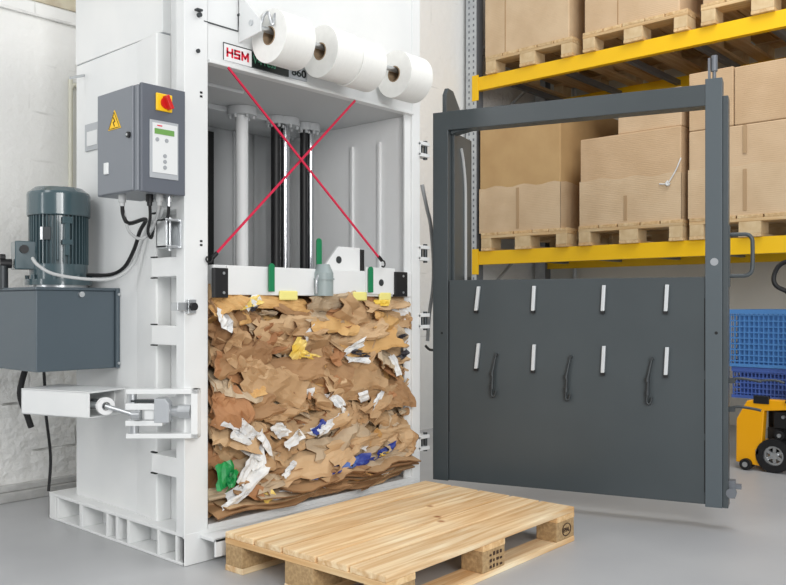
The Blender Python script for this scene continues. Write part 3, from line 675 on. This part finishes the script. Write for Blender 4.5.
strap((2.024, 2.694, 1.926), (2.872, 2.672, 1.212), 'red elastic strap running from the sign down to the right side')
strap((2.742, 2.700, 1.926), (1.962, 2.690, 1.188), 'red elastic strap running from upper right down to the left post')

# ================================================================== CARDBOARD BALE
BL = Vector((2.545, 3.1, .141))
bale = empty('cardboard_bale', BL, 'crumpled brown cardboard and paper waste pressed in the open chamber', 'cardboard bale')
CB = [card('bale_kraft_a', (196, 162, 122), (178, 142, 102), False), card('bale_kraft_b', (208, 176, 136), (192, 158, 118), False),
      card('bale_kraft_c', (172, 134, 94), (150, 112, 76), False), card('bale_kraft_d', (196, 176, 148), (178, 156, 128), False),
      card('bale_kraft_e', (214, 172, 112), (198, 152, 92), False), card('bale_kraft_f', (180, 130, 88), (156, 108, 70), False)]
PW = mat('white_paper', (232, 232, 230), .6, rgb2=(208, 210, 212), nscale=20)
PB = mat('blue_print', (38, 56, 140), .4, rgb2=(90, 120, 190), nscale=12, nlo=.5, nhi=.6)
PG = mat('green_print', (20, 130, 70), .4, rgb2=(40, 160, 80), nscale=12)
PY = mat('yellow_print', (232, 196, 70), .5, rgb2=(244, 224, 150), nscale=9)
PK = mat('dark_print', (50, 48, 54), .5)
EDG = card('bale_edge', (150, 112, 76), (120, 86, 56), False)
rng = random.Random(11)
def tri(t): return abs((t % 1) * 2 - 1) * 2 - 1
def sheet(b, cx, cz, w_, h_, yf, rot, tilt, rough=.01, top=.5, bot=.4, bulge=.02, nx=12, nz=8):
    """a torn sheet with sharp pressed folds, its upper and lower margins bent back into the bale"""
    k = [(rng.uniform(-2, 2) / w_, rng.uniform(.6, 1.5) / h_, rng.random(), rng.uniform(.5, 1.1) * rough),
         (rng.uniform(2, 5) / w_ * rng.choice((-1, 1)), rng.uniform(-1.5, 1.5) / h_, rng.random(), rng.uniform(.4, 1) * rough),
         (rng.uniform(-6, 6) / w_, rng.uniform(-4, 4) / h_, rng.random(), rng.uniform(.15, .35) * rough)]
    lean = rng.uniform(-.9, .5); sk = rng.uniform(-.4, .4); yaw = tilt
    e1, e2 = rng.uniform(.25, .45), rng.uniform(-.45, -.25); n0 = rng.uniform(0, 50)
    ca, sa = math.cos(rot), math.sin(rot); vs = []
    for i in range(nx):
        a0 = -.5 + i / (nx - 1)
        for j in range(nz):
            c0 = -.5 + j / (nz - 1)
            nn = noise.noise(Vector((a0 * 5 + n0, c0 * 3, n0)))
            a = a0 * w_ * (1 + .25 * noise.noise(Vector((c0 * 6, n0, a0)))); c_ = c0 * h_ * (1 + .5 * noise.noise(Vector((a0 * 6, n0, 3))))
            y = sum(am * tri(kx * a + kz * c_ + ph) for kx, kz, ph, am in k) + rough * .5 * nn
            y += yaw * a - lean * c_ * .9
            if c0 > e1: y += (c0 - e1) * h_ * 2.2 * top
            if c0 < e2: y += (e2 - c0) * h_ * 2.0 * bot
            xx = a + sk * c_; zz = c_ * (1 - .3 * min(1, abs(lean)))
            X = cx + xx * ca - zz * sa; Z = cz + xx * sa + zz * ca
            vs.append((min(max(X, 1.95), 3.135), min(max(yf + y, 2.62), 2.86), max(Z, .152)))
    fs = []
    for i in range(nx - 1):
        for j in range(nz - 1):
            q = (i * nz + j, (i + 1) * nz + j, (i + 1) * nz + j + 1, i * nz + j + 1)
            if rng.random() < .5: fs += [(q[0], q[1], q[2]), (q[0], q[2], q[3])]
            else: fs += [(q[0], q[1], q[3]), (q[1], q[2], q[3])]
    b.add(vs, fs); return b
def sbuild(b, name, m, thick=.004, label=None, stuff=False):
    me = bpy.data.meshes.new(name); me.from_pydata([tuple(Vector(v) - BL) for v in b.v], [], b.f)
    me.materials.append(m); me.materials.append(EDG)
    o = bpy.data.objects.new(name, me); col.objects.link(o); o.parent = bale
    so = o.modifiers.new('thickness', 'SOLIDIFY'); so.thickness = thick; so.offset = 0
    if m in CB: so.material_offset_rim = 1
    if label: o['label'] = label
    if stuff: o['kind'] = 'stuff'
    return o
# core mass
b = B(); nx_, nz_ = 30, 24
vs = []; 
for i in range(nx_ + 1):
    for j in range(nz_ + 1):
        x = 1.955 + 1.175 * i / nx_; z = .145 + .875 * j / nz_
        vs.append((x, 2.80 + .05 * noise.noise(Vector((x * 9, z * 9, 2))) + rng.uniform(-.012, .012), z))
fs = [(i * (nz_ + 1) + j, (i + 1) * (nz_ + 1) + j, (i + 1) * (nz_ + 1) + j + 1, i * (nz_ + 1) + j + 1) for i in range(nx_) for j in range(nz_)]
b.add(vs, fs); b.box(1.957, 3.128, 2.87, 3.64, .145, 1.02)
b.build('compressed_core', CB[5], bale, off=BL)
# layered sheets, row by row
rows = 15
for r in range(rows):
    z = .21 + r * (1.0 - .21) / (rows - 1)
    k = 5 if r % 2 else 4
    for i in range(k):
        x = 1.97 + (i + .5) * 1.15 / k + rng.uniform(-.06, .06)
        w_ = rng.uniform(.20, .42); h_ = rng.uniform(.08, .17)
        if z < .32: h_ = rng.uniform(.05, .08); w_ = rng.uniform(.35, .6)
        b = B(); sheet(b, x, z + rng.uniform(-.025, .025), w_, h_, 2.725 + rng.uniform(-.025, .04), rng.uniform(-.4, .4) if z > .32 else rng.uniform(-.02, .12), rng.uniform(-.3, .3),
                       rough=rng.uniform(.008, .022), top=rng.uniform(.3, 1), bot=rng.uniform(.2, .8))
        sbuild(b, 'cardboard_sheet', rng.choices(CB, weights=(5, 5, 3, 3, 2 if z > .7 else 1, 2.5 if x < 2.3 else 1))[0], rng.choice((.002, .004, .006)))
# bottom layers: thin sheets reaching out over the sill, edges forward
for k, (z, x0, x1, yo, m) in enumerate(((.165, 1.955, 2.9, 2.655, 2), (.18, 2.0, 3.12, 2.67, 1), (.20, 2.15, 3.13, 2.655, 3), (.215, 2.3, 3.135, 2.64, 2), (.232, 2.5, 3.135, 2.63, 0))):
    vs = []; n = 16
    for i in range(n):
        x = x0 + (x1 - x0) * i / (n - 1)
        for j in range(4):
            vs.append((x, yo + rng.uniform(-.015, .015) + j * .05, max(.152, z + .012 * math.sin(i * .9 + k) + rng.uniform(-.004, .004) + .01 * j + .012 * i / n)))
    b = B().add(vs, [(i * 4 + j, (i + 1) * 4 + j, (i + 1) * 4 + j + 1, i * 4 + j + 1) for i in range(n - 1) for j in range(3)])
    sbuild(b, 'cardboard_sheet', CB[m], .006)
# the big smooth sheets seen in the middle
for cx_, cz_, w_, h_, rot, m in ((2.33, .88, .34, .13, .12, 1), (2.62, .91, .30, .12, -.1, 4), (2.27, .66, .34, .16, -.25, 0), (2.75, .66, .36, .17, .05, 0),
                                 (2.10, .78, .28, .12, .3, 2), (2.86, .82, .34, .12, .15, 4), (2.42, .295, .50, .13, .03, 1), (2.84, .355, .58, .09, .05, 1), (2.30, 1.0, .3, .07, -.1, 4), (2.62, 1.005, .34, .08, .1, 3), (2.95, 1.0, .3, .08, .05, 1), (2.02, 1.0, .16, .09, .4, 4), (2.75, .25, .6, .07, .06, 3), (2.02, .60, .18, .2, .1, 5), (2.98, .56, .24, .16, .1, 2)):
    b = B(); sheet(b, cx_, cz_, w_, h_, 2.70, rot, rng.uniform(-.12, .12), rough=.007, top=.7, bot=.4)
    sbuild(b, 'cardboard_sheet', CB[m])
# small torn bits: stuff
b = B(); mi = []
for k in range(210):
    w_ = rng.uniform(.03, .13); n0 = len(b.f)
    sheet(b, rng.uniform(1.97, 3.12), rng.uniform(.18, 1.0), w_, rng.uniform(.015, .06), 2.71 + rng.uniform(-.015, .06), rng.gauss(0, .5), rng.uniform(-.7, .7), rough=rng.uniform(.003, .01), top=.2, bot=.1, nx=5, nz=4)
    mi += [rng.choice((0, 0, 1, 1, 2, 3, 3, 4, 5, 5, 6))] * (len(b.f) - n0)
o = sbuild(b, 'torn_cardboard_bits', CB[0], .002, stuff=True)
o.data.materials.clear()
for m_ in CB + [PW]: o.data.materials.append(m_)
for p_, q in zip(o.data.polygons, mi): p_.material_index = q
o.modifiers['thickness'].material_offset_rim = 0
# coloured and white waste
def scrap(n_, m, lab, items, top=.2, bul=.02):
    for cx_, cz_, w_, h_, rot in items:
        b = B(); sheet(b, cx_, cz_, w_, h_, 2.682, rot, rng.uniform(-.3, .3), rough=.008, top=top, bot=.2, nx=7, nz=5)
        sbuild(b, n_, m, .002, lab)
scrap('paper_scrap', PW, 'white paper scrap', [(2.00, .93, .11, .07, -.5), (2.09, .46, .16, .05, -.4), (2.20, .43, .12, .05, -.9), (2.11, .27, .2, .06, .7), (2.36, .42, .1, .04, .5), (2.56, .46, .14, .04, .4), (2.03, .53, .12, .05, -.3), (2.12, .48, .12, .05, -.6), (2.11, .33, .13, .06, .9), (2.16, .37, .07, .08, .4), (2.28, .47, .08, .05, -.7), (2.45, .87, .08, .04, .6), (2.50, .45, .08, .04, .5),
    (2.60, .57, .05, .09, .4), (2.66, .50, .08, .04, -.6), (2.72, .80, .13, .04, .4), (2.88, .55, .13, .04, .5), (3.00, .70, .035, .11, .2), (2.74, .74, .12, .03, -.1), (2.95, .21, .10, .03, .4), (2.05, .22, .12, .03, .5), (2.33, .30, .09, .03, .6), (2.78, .57, .06, .05, .2),
    (2.14, 1.0, .08, .06, .3), (2.50, .19, .07, .02, 0)])
scrap('paper_scrap', PB, 'blue printed scrap', [(2.56, .262, .20, .045, .2), (2.68, .275, .22, .05, .1), (2.50, .46, .08, .03, .6), (2.93, .30, .13, .05, .25), (2.78, .262, .2, .03, .0)])
scrap('paper_scrap', PG, 'green printed scrap', [(2.00, .325, .10, .10, .1), (2.035, .30, .07, .05, .5)])
scrap('paper_scrap', PY, 'yellow printed scrap', [(2.38, .80, .07, .10, -.5), (2.45, .77, .11, .03, -.3), (2.22, .205, .06, .05, .5), (2.12, 1.0, .1, .04, .3), (2.92, .29, .08, .02, .1), (2.90, 1.0, .08, .03, 0)])
scrap('paper_scrap', PK, 'dark printed scrap', [(2.76, .77, .12, .025, -.2), (3.06, .75, .06, .03, .6), (2.14, .99, .04, .04, .6), (3.05, .84, .05, .02, .3)])
for x, w_ in ((2.33, .10), (2.76, .09), (2.93, .08)):
    b = B().box(x - w_ / 2, x + w_ / 2, F - .024, F - .012, 1.01, 1.05); o = b.build('yellow_wrap', M['foam'], bale, off=BL, bevel=.006); o['label'] = 'pale yellow wrapper'

# ================================================================== PALLETS
def make_pallet(mx_, my_, mb_, stamp=False):
    """1.2 m along X, 0.8 m along Y, 0.144 high, origin at the bottom centre"""
    t = empty('wooden_pallet', (0, 0, 0))
    ys = [(-.40, .158), (-.230, .138), (-.080, .160), (.092, .138), (.242, .158)]
    for y, w_ in ys: B().box(-.6, .6, y, y + w_, .122, .144).build('top_board', mx_, t, bevel=.003)
    for x in (-.6, -.0725, .455): B().box(x, x + .145, -.4, .4, .100, .122).build('cross_board', my_, t, bevel=.002)
    for y, w_ in ((-.4, .10), (-.0725, .145), (.30, .10)):
        B().box(-.6, .6, y, y + w_, 0, .022).build('bottom_board', mx_, t, bevel=.002)
        for x in (-.6, -.0725, .455):
            B().box(x, x + .145, y + (.002 if w_ < .12 else 0), y + w_ - .002, .022, .100).build('block', mb_, t, bevel=.003)
    return t
RX = Matrix.Rotation(R(90), 4, 'X')
pal = make_pallet(M['woodx'], M['woody'], M['block'])
tag(pal, 'empty pale wooden pallet lying on the grey floor in front of the press', 'pallet')
# burnt marks on the long side
def ringmark(x):
    o = B()
    n = 22; T = Matrix.Translation((x, -.3995, .061)) @ Matrix.Diagonal((1.35, 1, 1, 1))
    o.cyl((0, -.0006, 0), (0, .001, 0), .027, 26, inner=.0235, T=T)
    r = o.build('burnt_mark', M['stamp'], pal)
    text('stamp_lettering', 'EPAL', .024, M['stamp'], r, Matrix.Translation((x - .029, -.4003, .053)) @ RX, bold=.0006, depth=.0004)
ringmark(-.53); ringmark(.535)
b = B(); random.seed(9)
for r_ in range(3):
    for c_ in range(4):
        b.box(-.028 + c_ * .022, -.028 + c_ * .022 + random.uniform(.008, .016), -.4003, -.398, .032 + r_ * .022, .032 + r_ * .022 + random.uniform(.006, .014))
b.build('burnt_mark', M['stamp'], pal)
pal.rotation_euler = (0, 0, R(1.3)); pal.location = (2.522, 2.180, 0)

# ================================================================== RACK
RXf = 5.62
rk = empty('pallet_rack', (6.2, 2.6, 0), 'tall pallet rack with galvanised uprights and yellow beams carrying cartons', 'pallet rack')
RO = Vector((6.2, 2.6, 0))
def rp_(b, n_, m, parent=None, bevel=.002): return b.build(n_, M[m], parent or rk, off=RO, bevel=bevel)
YU = 4.13; YR = 1.0
def upright(x0, y0):
    b = B().box(x0, x0 + .085, y0, y0 + .11, 0, 4.2)
    o = rp_(b, 'upright', 'galv')
    if x0 < 6:
        h = B().box(x0, x0 + .085, y0, y0 + .11, 0, 4.2); nf = len(h.f)
        for i in range(82):
            z = .06 + i * .05
            for yy in (.032, .078): h.box(x0 - .0012, x0 + .002, y0 + yy - .007, y0 + yy + .007, z - .010, z + .010)
        bpy.data.objects.remove(o); o = rp_(h, 'upright', 'galv', None, 0); o.data.materials.append(M['galvd'])
        for p_ in o.data.polygons[nf:]: p_.material_index = 1
    rp_(B().box(x0 - .004, x0 + .085, y0 - .004, y0 - .001, 0, 4.2), 'upright_flange', 'galvd', o, 0)
for x in (RXf, 6.68):
    for y in (YU, YR - .14): upright(x, y)
# rails: beams
for z1 in (1.432, 2.868):
    o = rp_(B().box(RXf, RXf + .05, YR, YU, z1 - .11, z1), 'beam', 'ryellow')
    rp_(B().box(RXf - .006, RXf + .004, YU - .02, YU + .045, z1 - .19, z1 + .02), 'beam_connector', 'ryellow', o)
    rp_(B().box(6.71, 6.76, YR, YU, z1 - .11, z1), 'beam', 'ryellow')
    for k in range(6):
        y = 1.3 + k * .52; rp_(B().box(RXf + .05, 6.71, y, y + .04, z1 - .07, z1 - .03), 'cross_bar', 'galvd')
# frame bracing at the far end and rear ties
b = B()
for z in (.3, 1.0, 1.7, 2.4, 3.1, 3.8): b.box(RXf + .08, 6.68, YU + .03, YU + .06, z, z + .03)
for z in (.3, 1.0, 1.7, 2.4, 3.1): b.cyl((RXf + .08, YU + .045, z), (6.68, YU + .045, z + .7), .014, 8)
rp_(b, 'end_brace', 'galv', None, 0)
b = B(); b.cyl((6.90, 3.95, 0), (6.90, 3.95, 3.9), .02, 10).cyl((6.86, 3.7, 2.1), (6.86, 2.0, 3.3), .016, 8).cyl((6.86, 3.2, 2.1), (6.86, 3.9, 2.65), .016, 8)
rp_(b, 'rear_tie', 'galv', None, 0)
# pallets on the rack: 1.2 m deep into the rack, 0.8 m along the beam
src = make_pallet(M['woodrx'], M['woodry'], M['blockr'])
spots = [(3.665, 1.432, 'rack pallet on the lower beam at the wall end, under the tall orange brown carton'),
         (2.770, 1.432, 'rack pallet on the lower beam in the middle, under the carton with the white cord'),
         (1.925, 1.432, 'rack pallet on the lower beam at the right, seen behind the door handle'),
         (3.62, 2.868, 'rack pallet on the upper beam at the wall end'),
         (2.735, 2.868, 'rack pallet on the upper beam in the middle'),
         (1.845, 2.868, 'rack pallet on the upper beam at the right edge of the photo')]
for i, (y, z, lab) in enumerate(spots):
    o = src if i == 0 else copy_tree(src)
    o.location = (RXf - .03 + .6, y, z); tag(o, lab, 'pallet', 'loaded pallets on the rack')
PT = .144
def carton(x0, x1, y0, y1, z0, z1, m, lab, wrap=None, seam=None, vseam=None, tilt=0):
    o = empty('cardboard_carton', ((x0 + x1) / 2, (y0 + y1) / 2, z0), lab, 'carton', 'cartons on the rack'); off = Vector(o.location)
    B().box(x0, x1, y0, y1, z0, z1).build('carton_body', M[m], o, off=off, bevel=.008)
    if wrap:
        b = B(); n = 14
        # stretched film band around the lower part with a wavy upper edge
        e = .004
        for (ax, ay, bx, by) in ((x0 - e, y0 - e, x0 - e, y1 + e), (x0 - e, y0 - e, x1 + e, y0 - e)):
            vs = []
            for i in range(n + 1):
                t = i / n; zt = z0 + (wrap - z0) * (1 + .03 * math.sin(i * 1.3) + .05 * t)
                vs += [(ax + (bx - ax) * t, ay + (by - ay) * t, z0), (ax + (bx - ax) * t, ay + (by - ay) * t, zt)]
            b.add(vs, [(2 * i, 2 * i + 2, 2 * i + 3, 2 * i + 1) for i in range(n)])
        w2 = b.build('stretch_film', M['wrap'], o, off=off); sd = w2.modifiers.new('t', 'SOLIDIFY'); sd.thickness = .002
    if seam:
        for (ys, za, zb) in seam: B().box(x0 - .0075, x0 - .003, ys - .012, ys + .012, za, zb).build('tape_strip', M['seam'], o, off=off)
    if vseam:
        for ys in vseam: B().box(x0 - .0015, x0 + .004, ys - .003, ys + .003, z0 + .01, z1 - .01).build('carton_seam', M['gap'], o, off=off)
    return o
zl, zu = 1.432 + PT, 2.868 + PT
X0 = RXf - .01; X1 = X0 + 1.15
c1 = carton(X0, X1, 3.335, 4.09, zl, 2.555, 'box1', 'tall orange brown carton beside the far rack upright on the lower level', wrap=1.93, seam=[(3.72, zl + .02, 1.92)])
c2 = carton(X0, X1, 2.39, 3.165, zl, 2.225, 'box2', 'pale carton with white cord in the middle of the lower rack level', wrap=1.90, seam=[(2.80, zl + .02, zl + .20)])
carton(X0 + .02, X1, 2.395, 2.87, 2.227, 2.50, 'box3', 'small pale carton stacked on the middle carton of the lower level')
c3 = carton(X0, X1, 1.52, 2.335, zl, 2.17, 'box3', 'pale carton behind the door post on the lower level', wrap=1.9, seam=[(1.96, zl + .03, zl + .30), (1.96, 1.98, 2.165)])
carton(X0, X1, 2.035, 2.335, 2.172, 2.565, 'box2', 'narrow carton stacked on the lower level just behind the door post')
carton(X0, X1, 1.40, 2.03, 2.172, 2.555, 'box2', 'wide carton stacked on the lower level at the right edge')
c4 = carton(X0, X1, 3.26, 4.04, zu, 3.80, 'wrap', 'wrapped carton at the wall end of the upper rack level', vseam=[3.84])
c5 = carton(X0, X1, 2.40, 3.13, zu, 3.80, 'box3', 'pale carton in the middle of the upper rack level', vseam=[2.86])
c6 = carton(X0, X1, 1.45, 2.24, zu, 3.80, 'box2', 'carton at the right end of the upper rack level')
# knotted white cord on the middle carton
z = 1.89
b = B().tube([(X0 - .012, 2.385, 2.0), (X0 - .012, 2.42, 1.92), (X0 - .012, 2.465, 1.85), (X0 - .014, 2.48, 1.835), (X0 - .016, 2.50, 1.83), (X0 - .012, 2.54, 1.835)], .005, 6)
b.tube([(X0 - .014, 2.475, 1.85), (X0 - .018, 2.49, 1.83), (X0 - .016, 2.475, 1.82), (X0 - .014, 2.465, 1.835)], .008, 6)
b.build('packing_cord', PW, c2, off=Vector(c2.location))

# ================================================================== PALLET TRUCK AND CRATES
tr = empty('pallet_truck', (5.3, 1.6, 0), 'yellow pallet truck with black steering wheel unit behind the door edge', 'pallet truck'); TO = Vector((5.3, 1.6, 0))
def tp(b, n_, m, bevel=.004, parent=None): return b.build(n_, M[m], parent or tr, off=TO, bevel=bevel)
tp(B().prism([(1.865, .04), (1.72, .03), (1.70, .36), (1.40, .395), (1.40, .43), (1.72, .43), (1.80, .415), (1.862, .30)], 'x', 5.18, 5.24).box(5.24, 5.75, 1.74, 1.86, .05, .12).box(5.24, 5.75, 1.2, 1.36, .05, .12).box(5.19, 5.6, 1.2, 1.80, .385, .40), 'chassis', 'tyellow', .006)
tp(B().box(5.172, 5.20, 1.67, 1.76, .402, .45), 'frame_edge', 'black')
tp(B().cyl((5.15, 1.80, .035), (5.22, 1.80, .035), .034, 20), 'entry_roller', 'black', 0)
tp(B().cyl((5.145, 1.80, .035), (5.151, 1.80, .035), .016, 16), 'entry_roller_hub', 'steel', 0)
wv_ = tp(B().cyl((5.17, 1.645, .10), (5.24, 1.645, .10), .10, 36, inner=.058), 'steering_wheel_tyre', 'black', .008)
b = B().cyl((5.185, 1.645, .10), (5.225, 1.645, .10), .059, 30, inner=.045).cyl((5.18, 1.645, .10), (5.23, 1.645, .10), .022, 18)
for k in range(6):
    T = Matrix.Translation((5.2, 1.645, .10)) @ Matrix.Rotation(k * math.pi / 3, 4, 'X'); b.box(-.008, .012, -.009, .009, .015, .048, T=T)
tp(b, 'wheel_hub', 'steel', 0)
tp(B().cyl((5.26, 1.50, .10), (5.33, 1.50, .10), .10, 30), 'steering_wheel_tyre', 'black', .008)
b = B().box(5.30, 5.42, 1.30, 1.715, .10, .384).box(5.24, 5.36, 1.50, 1.70, .19, .26).cyl((5.30, 1.56, .16), (5.30, 1.56, .50), .05, 20).box(5.22, 5.30, 1.52, 1.66, .26, .36).cyl((5.2, 1.62, .22), (5.26, 1.62, .22), .03, 14)
tp(b, 'hydraulic_pump', 'black', .004)
b = B().cyl((5.19, 1.62, .22), (5.21, 1.62, .22), .012, 10).cyl((5.20, 1.60, .33), (5.22, 1.60, .33), .010, 10).cyl((5.20, 1.56, .29), (5.22, 1.56, .29), .008, 10).box(5.17, 5.18, 1.73, 1.745, .10, .13)
tp(b, 'bolt', 'steel', 0)
tp(B().tube([(5.15, 1.56, .42), (5.10, 1.45, .8), (5.05, 1.50, 1.03), (5.0, 1.575, 1.10), (5.0, 1.585, 1.16), (5.0, 1.55, 1.22), (5.0, 1.48, 1.235), (5.0, 1.38, 1.20), (5.0, 1.36, 1.10), (5.05, 1.45, 1.03)], .013, 10), 'tiller_handle', 'black', 0)
def crate(x0, x1, y0, y1, z0, z1, m, lab, dy, dz):
    o = empty('plastic_crate', ((x0 + x1) / 2, (y0 + y1) / 2, z0), lab, 'crate'); off = Vector(o.location)
    b = B(); 
    b.box(x0, x1, y0, y1, z0, z0 + .01)
    # rims
    for zz, hh in ((z1 - .028, .028), (z0, .02)):
        b.box(x0 - .008, x0 + .004, y0 - .008, y1 + .008, zz, zz + hh); b.box(x1 - .004, x1 + .008, y0 - .008, y1 + .008, zz, zz + hh)
        b.box(x0, x1, y1 - .004, y1 + .008, zz, zz + hh); b.box(x0, x1, y0 - .008, y0 + .004, zz, zz + hh)
    n = int((y1 - y0) / dy)
    for i in range(n + 1):
        y = y0 + (y1 - y0) * i / n
        b.box(x0, x0 + .005, y - .0035, y + .0035, z0, z1); b.box(x1 - .005, x1, y - .0035, y + .0035, z0, z1)
    k = int((z1 - z0) / dz)
    for j in range(1, k):
        z = z0 + (z1 - z0) * j / k
        b.box(x0 - .001, x0 + .004, y0, y1, z - .004, z + .004); b.box(x1 - .005, x1, y0, y1, z - .004, z + .004); b.box(x0, x1, y1 - .004, y1, z - .004, z + .004)
    for i in range(20):
        x = x0 + (x1 - x0) * i / 19; b.box(x - .003, x + .003, y1 - .004, y1, z0, z1)
    b.build('crate_lattice', M[m], o, off=off)
    B().box(x0 + .03, x1 - .03, y0 + .03, y1 - .03, z0 + .012, z1 - .03).build('crate_liner', M[m], o, off=off, bevel=.01)
    return o
crate(5.40, 5.95, 1.30, 1.96, .405, .60, 'dblue', 'dark blue lattice plastic crate resting on the yellow truck, lower of the two', .022, .03)
crate(5.39, 5.97, 1.28, 1.975, .602, .962, 'blue', 'bright blue lattice plastic crate on top of the darker one', .028, .036)
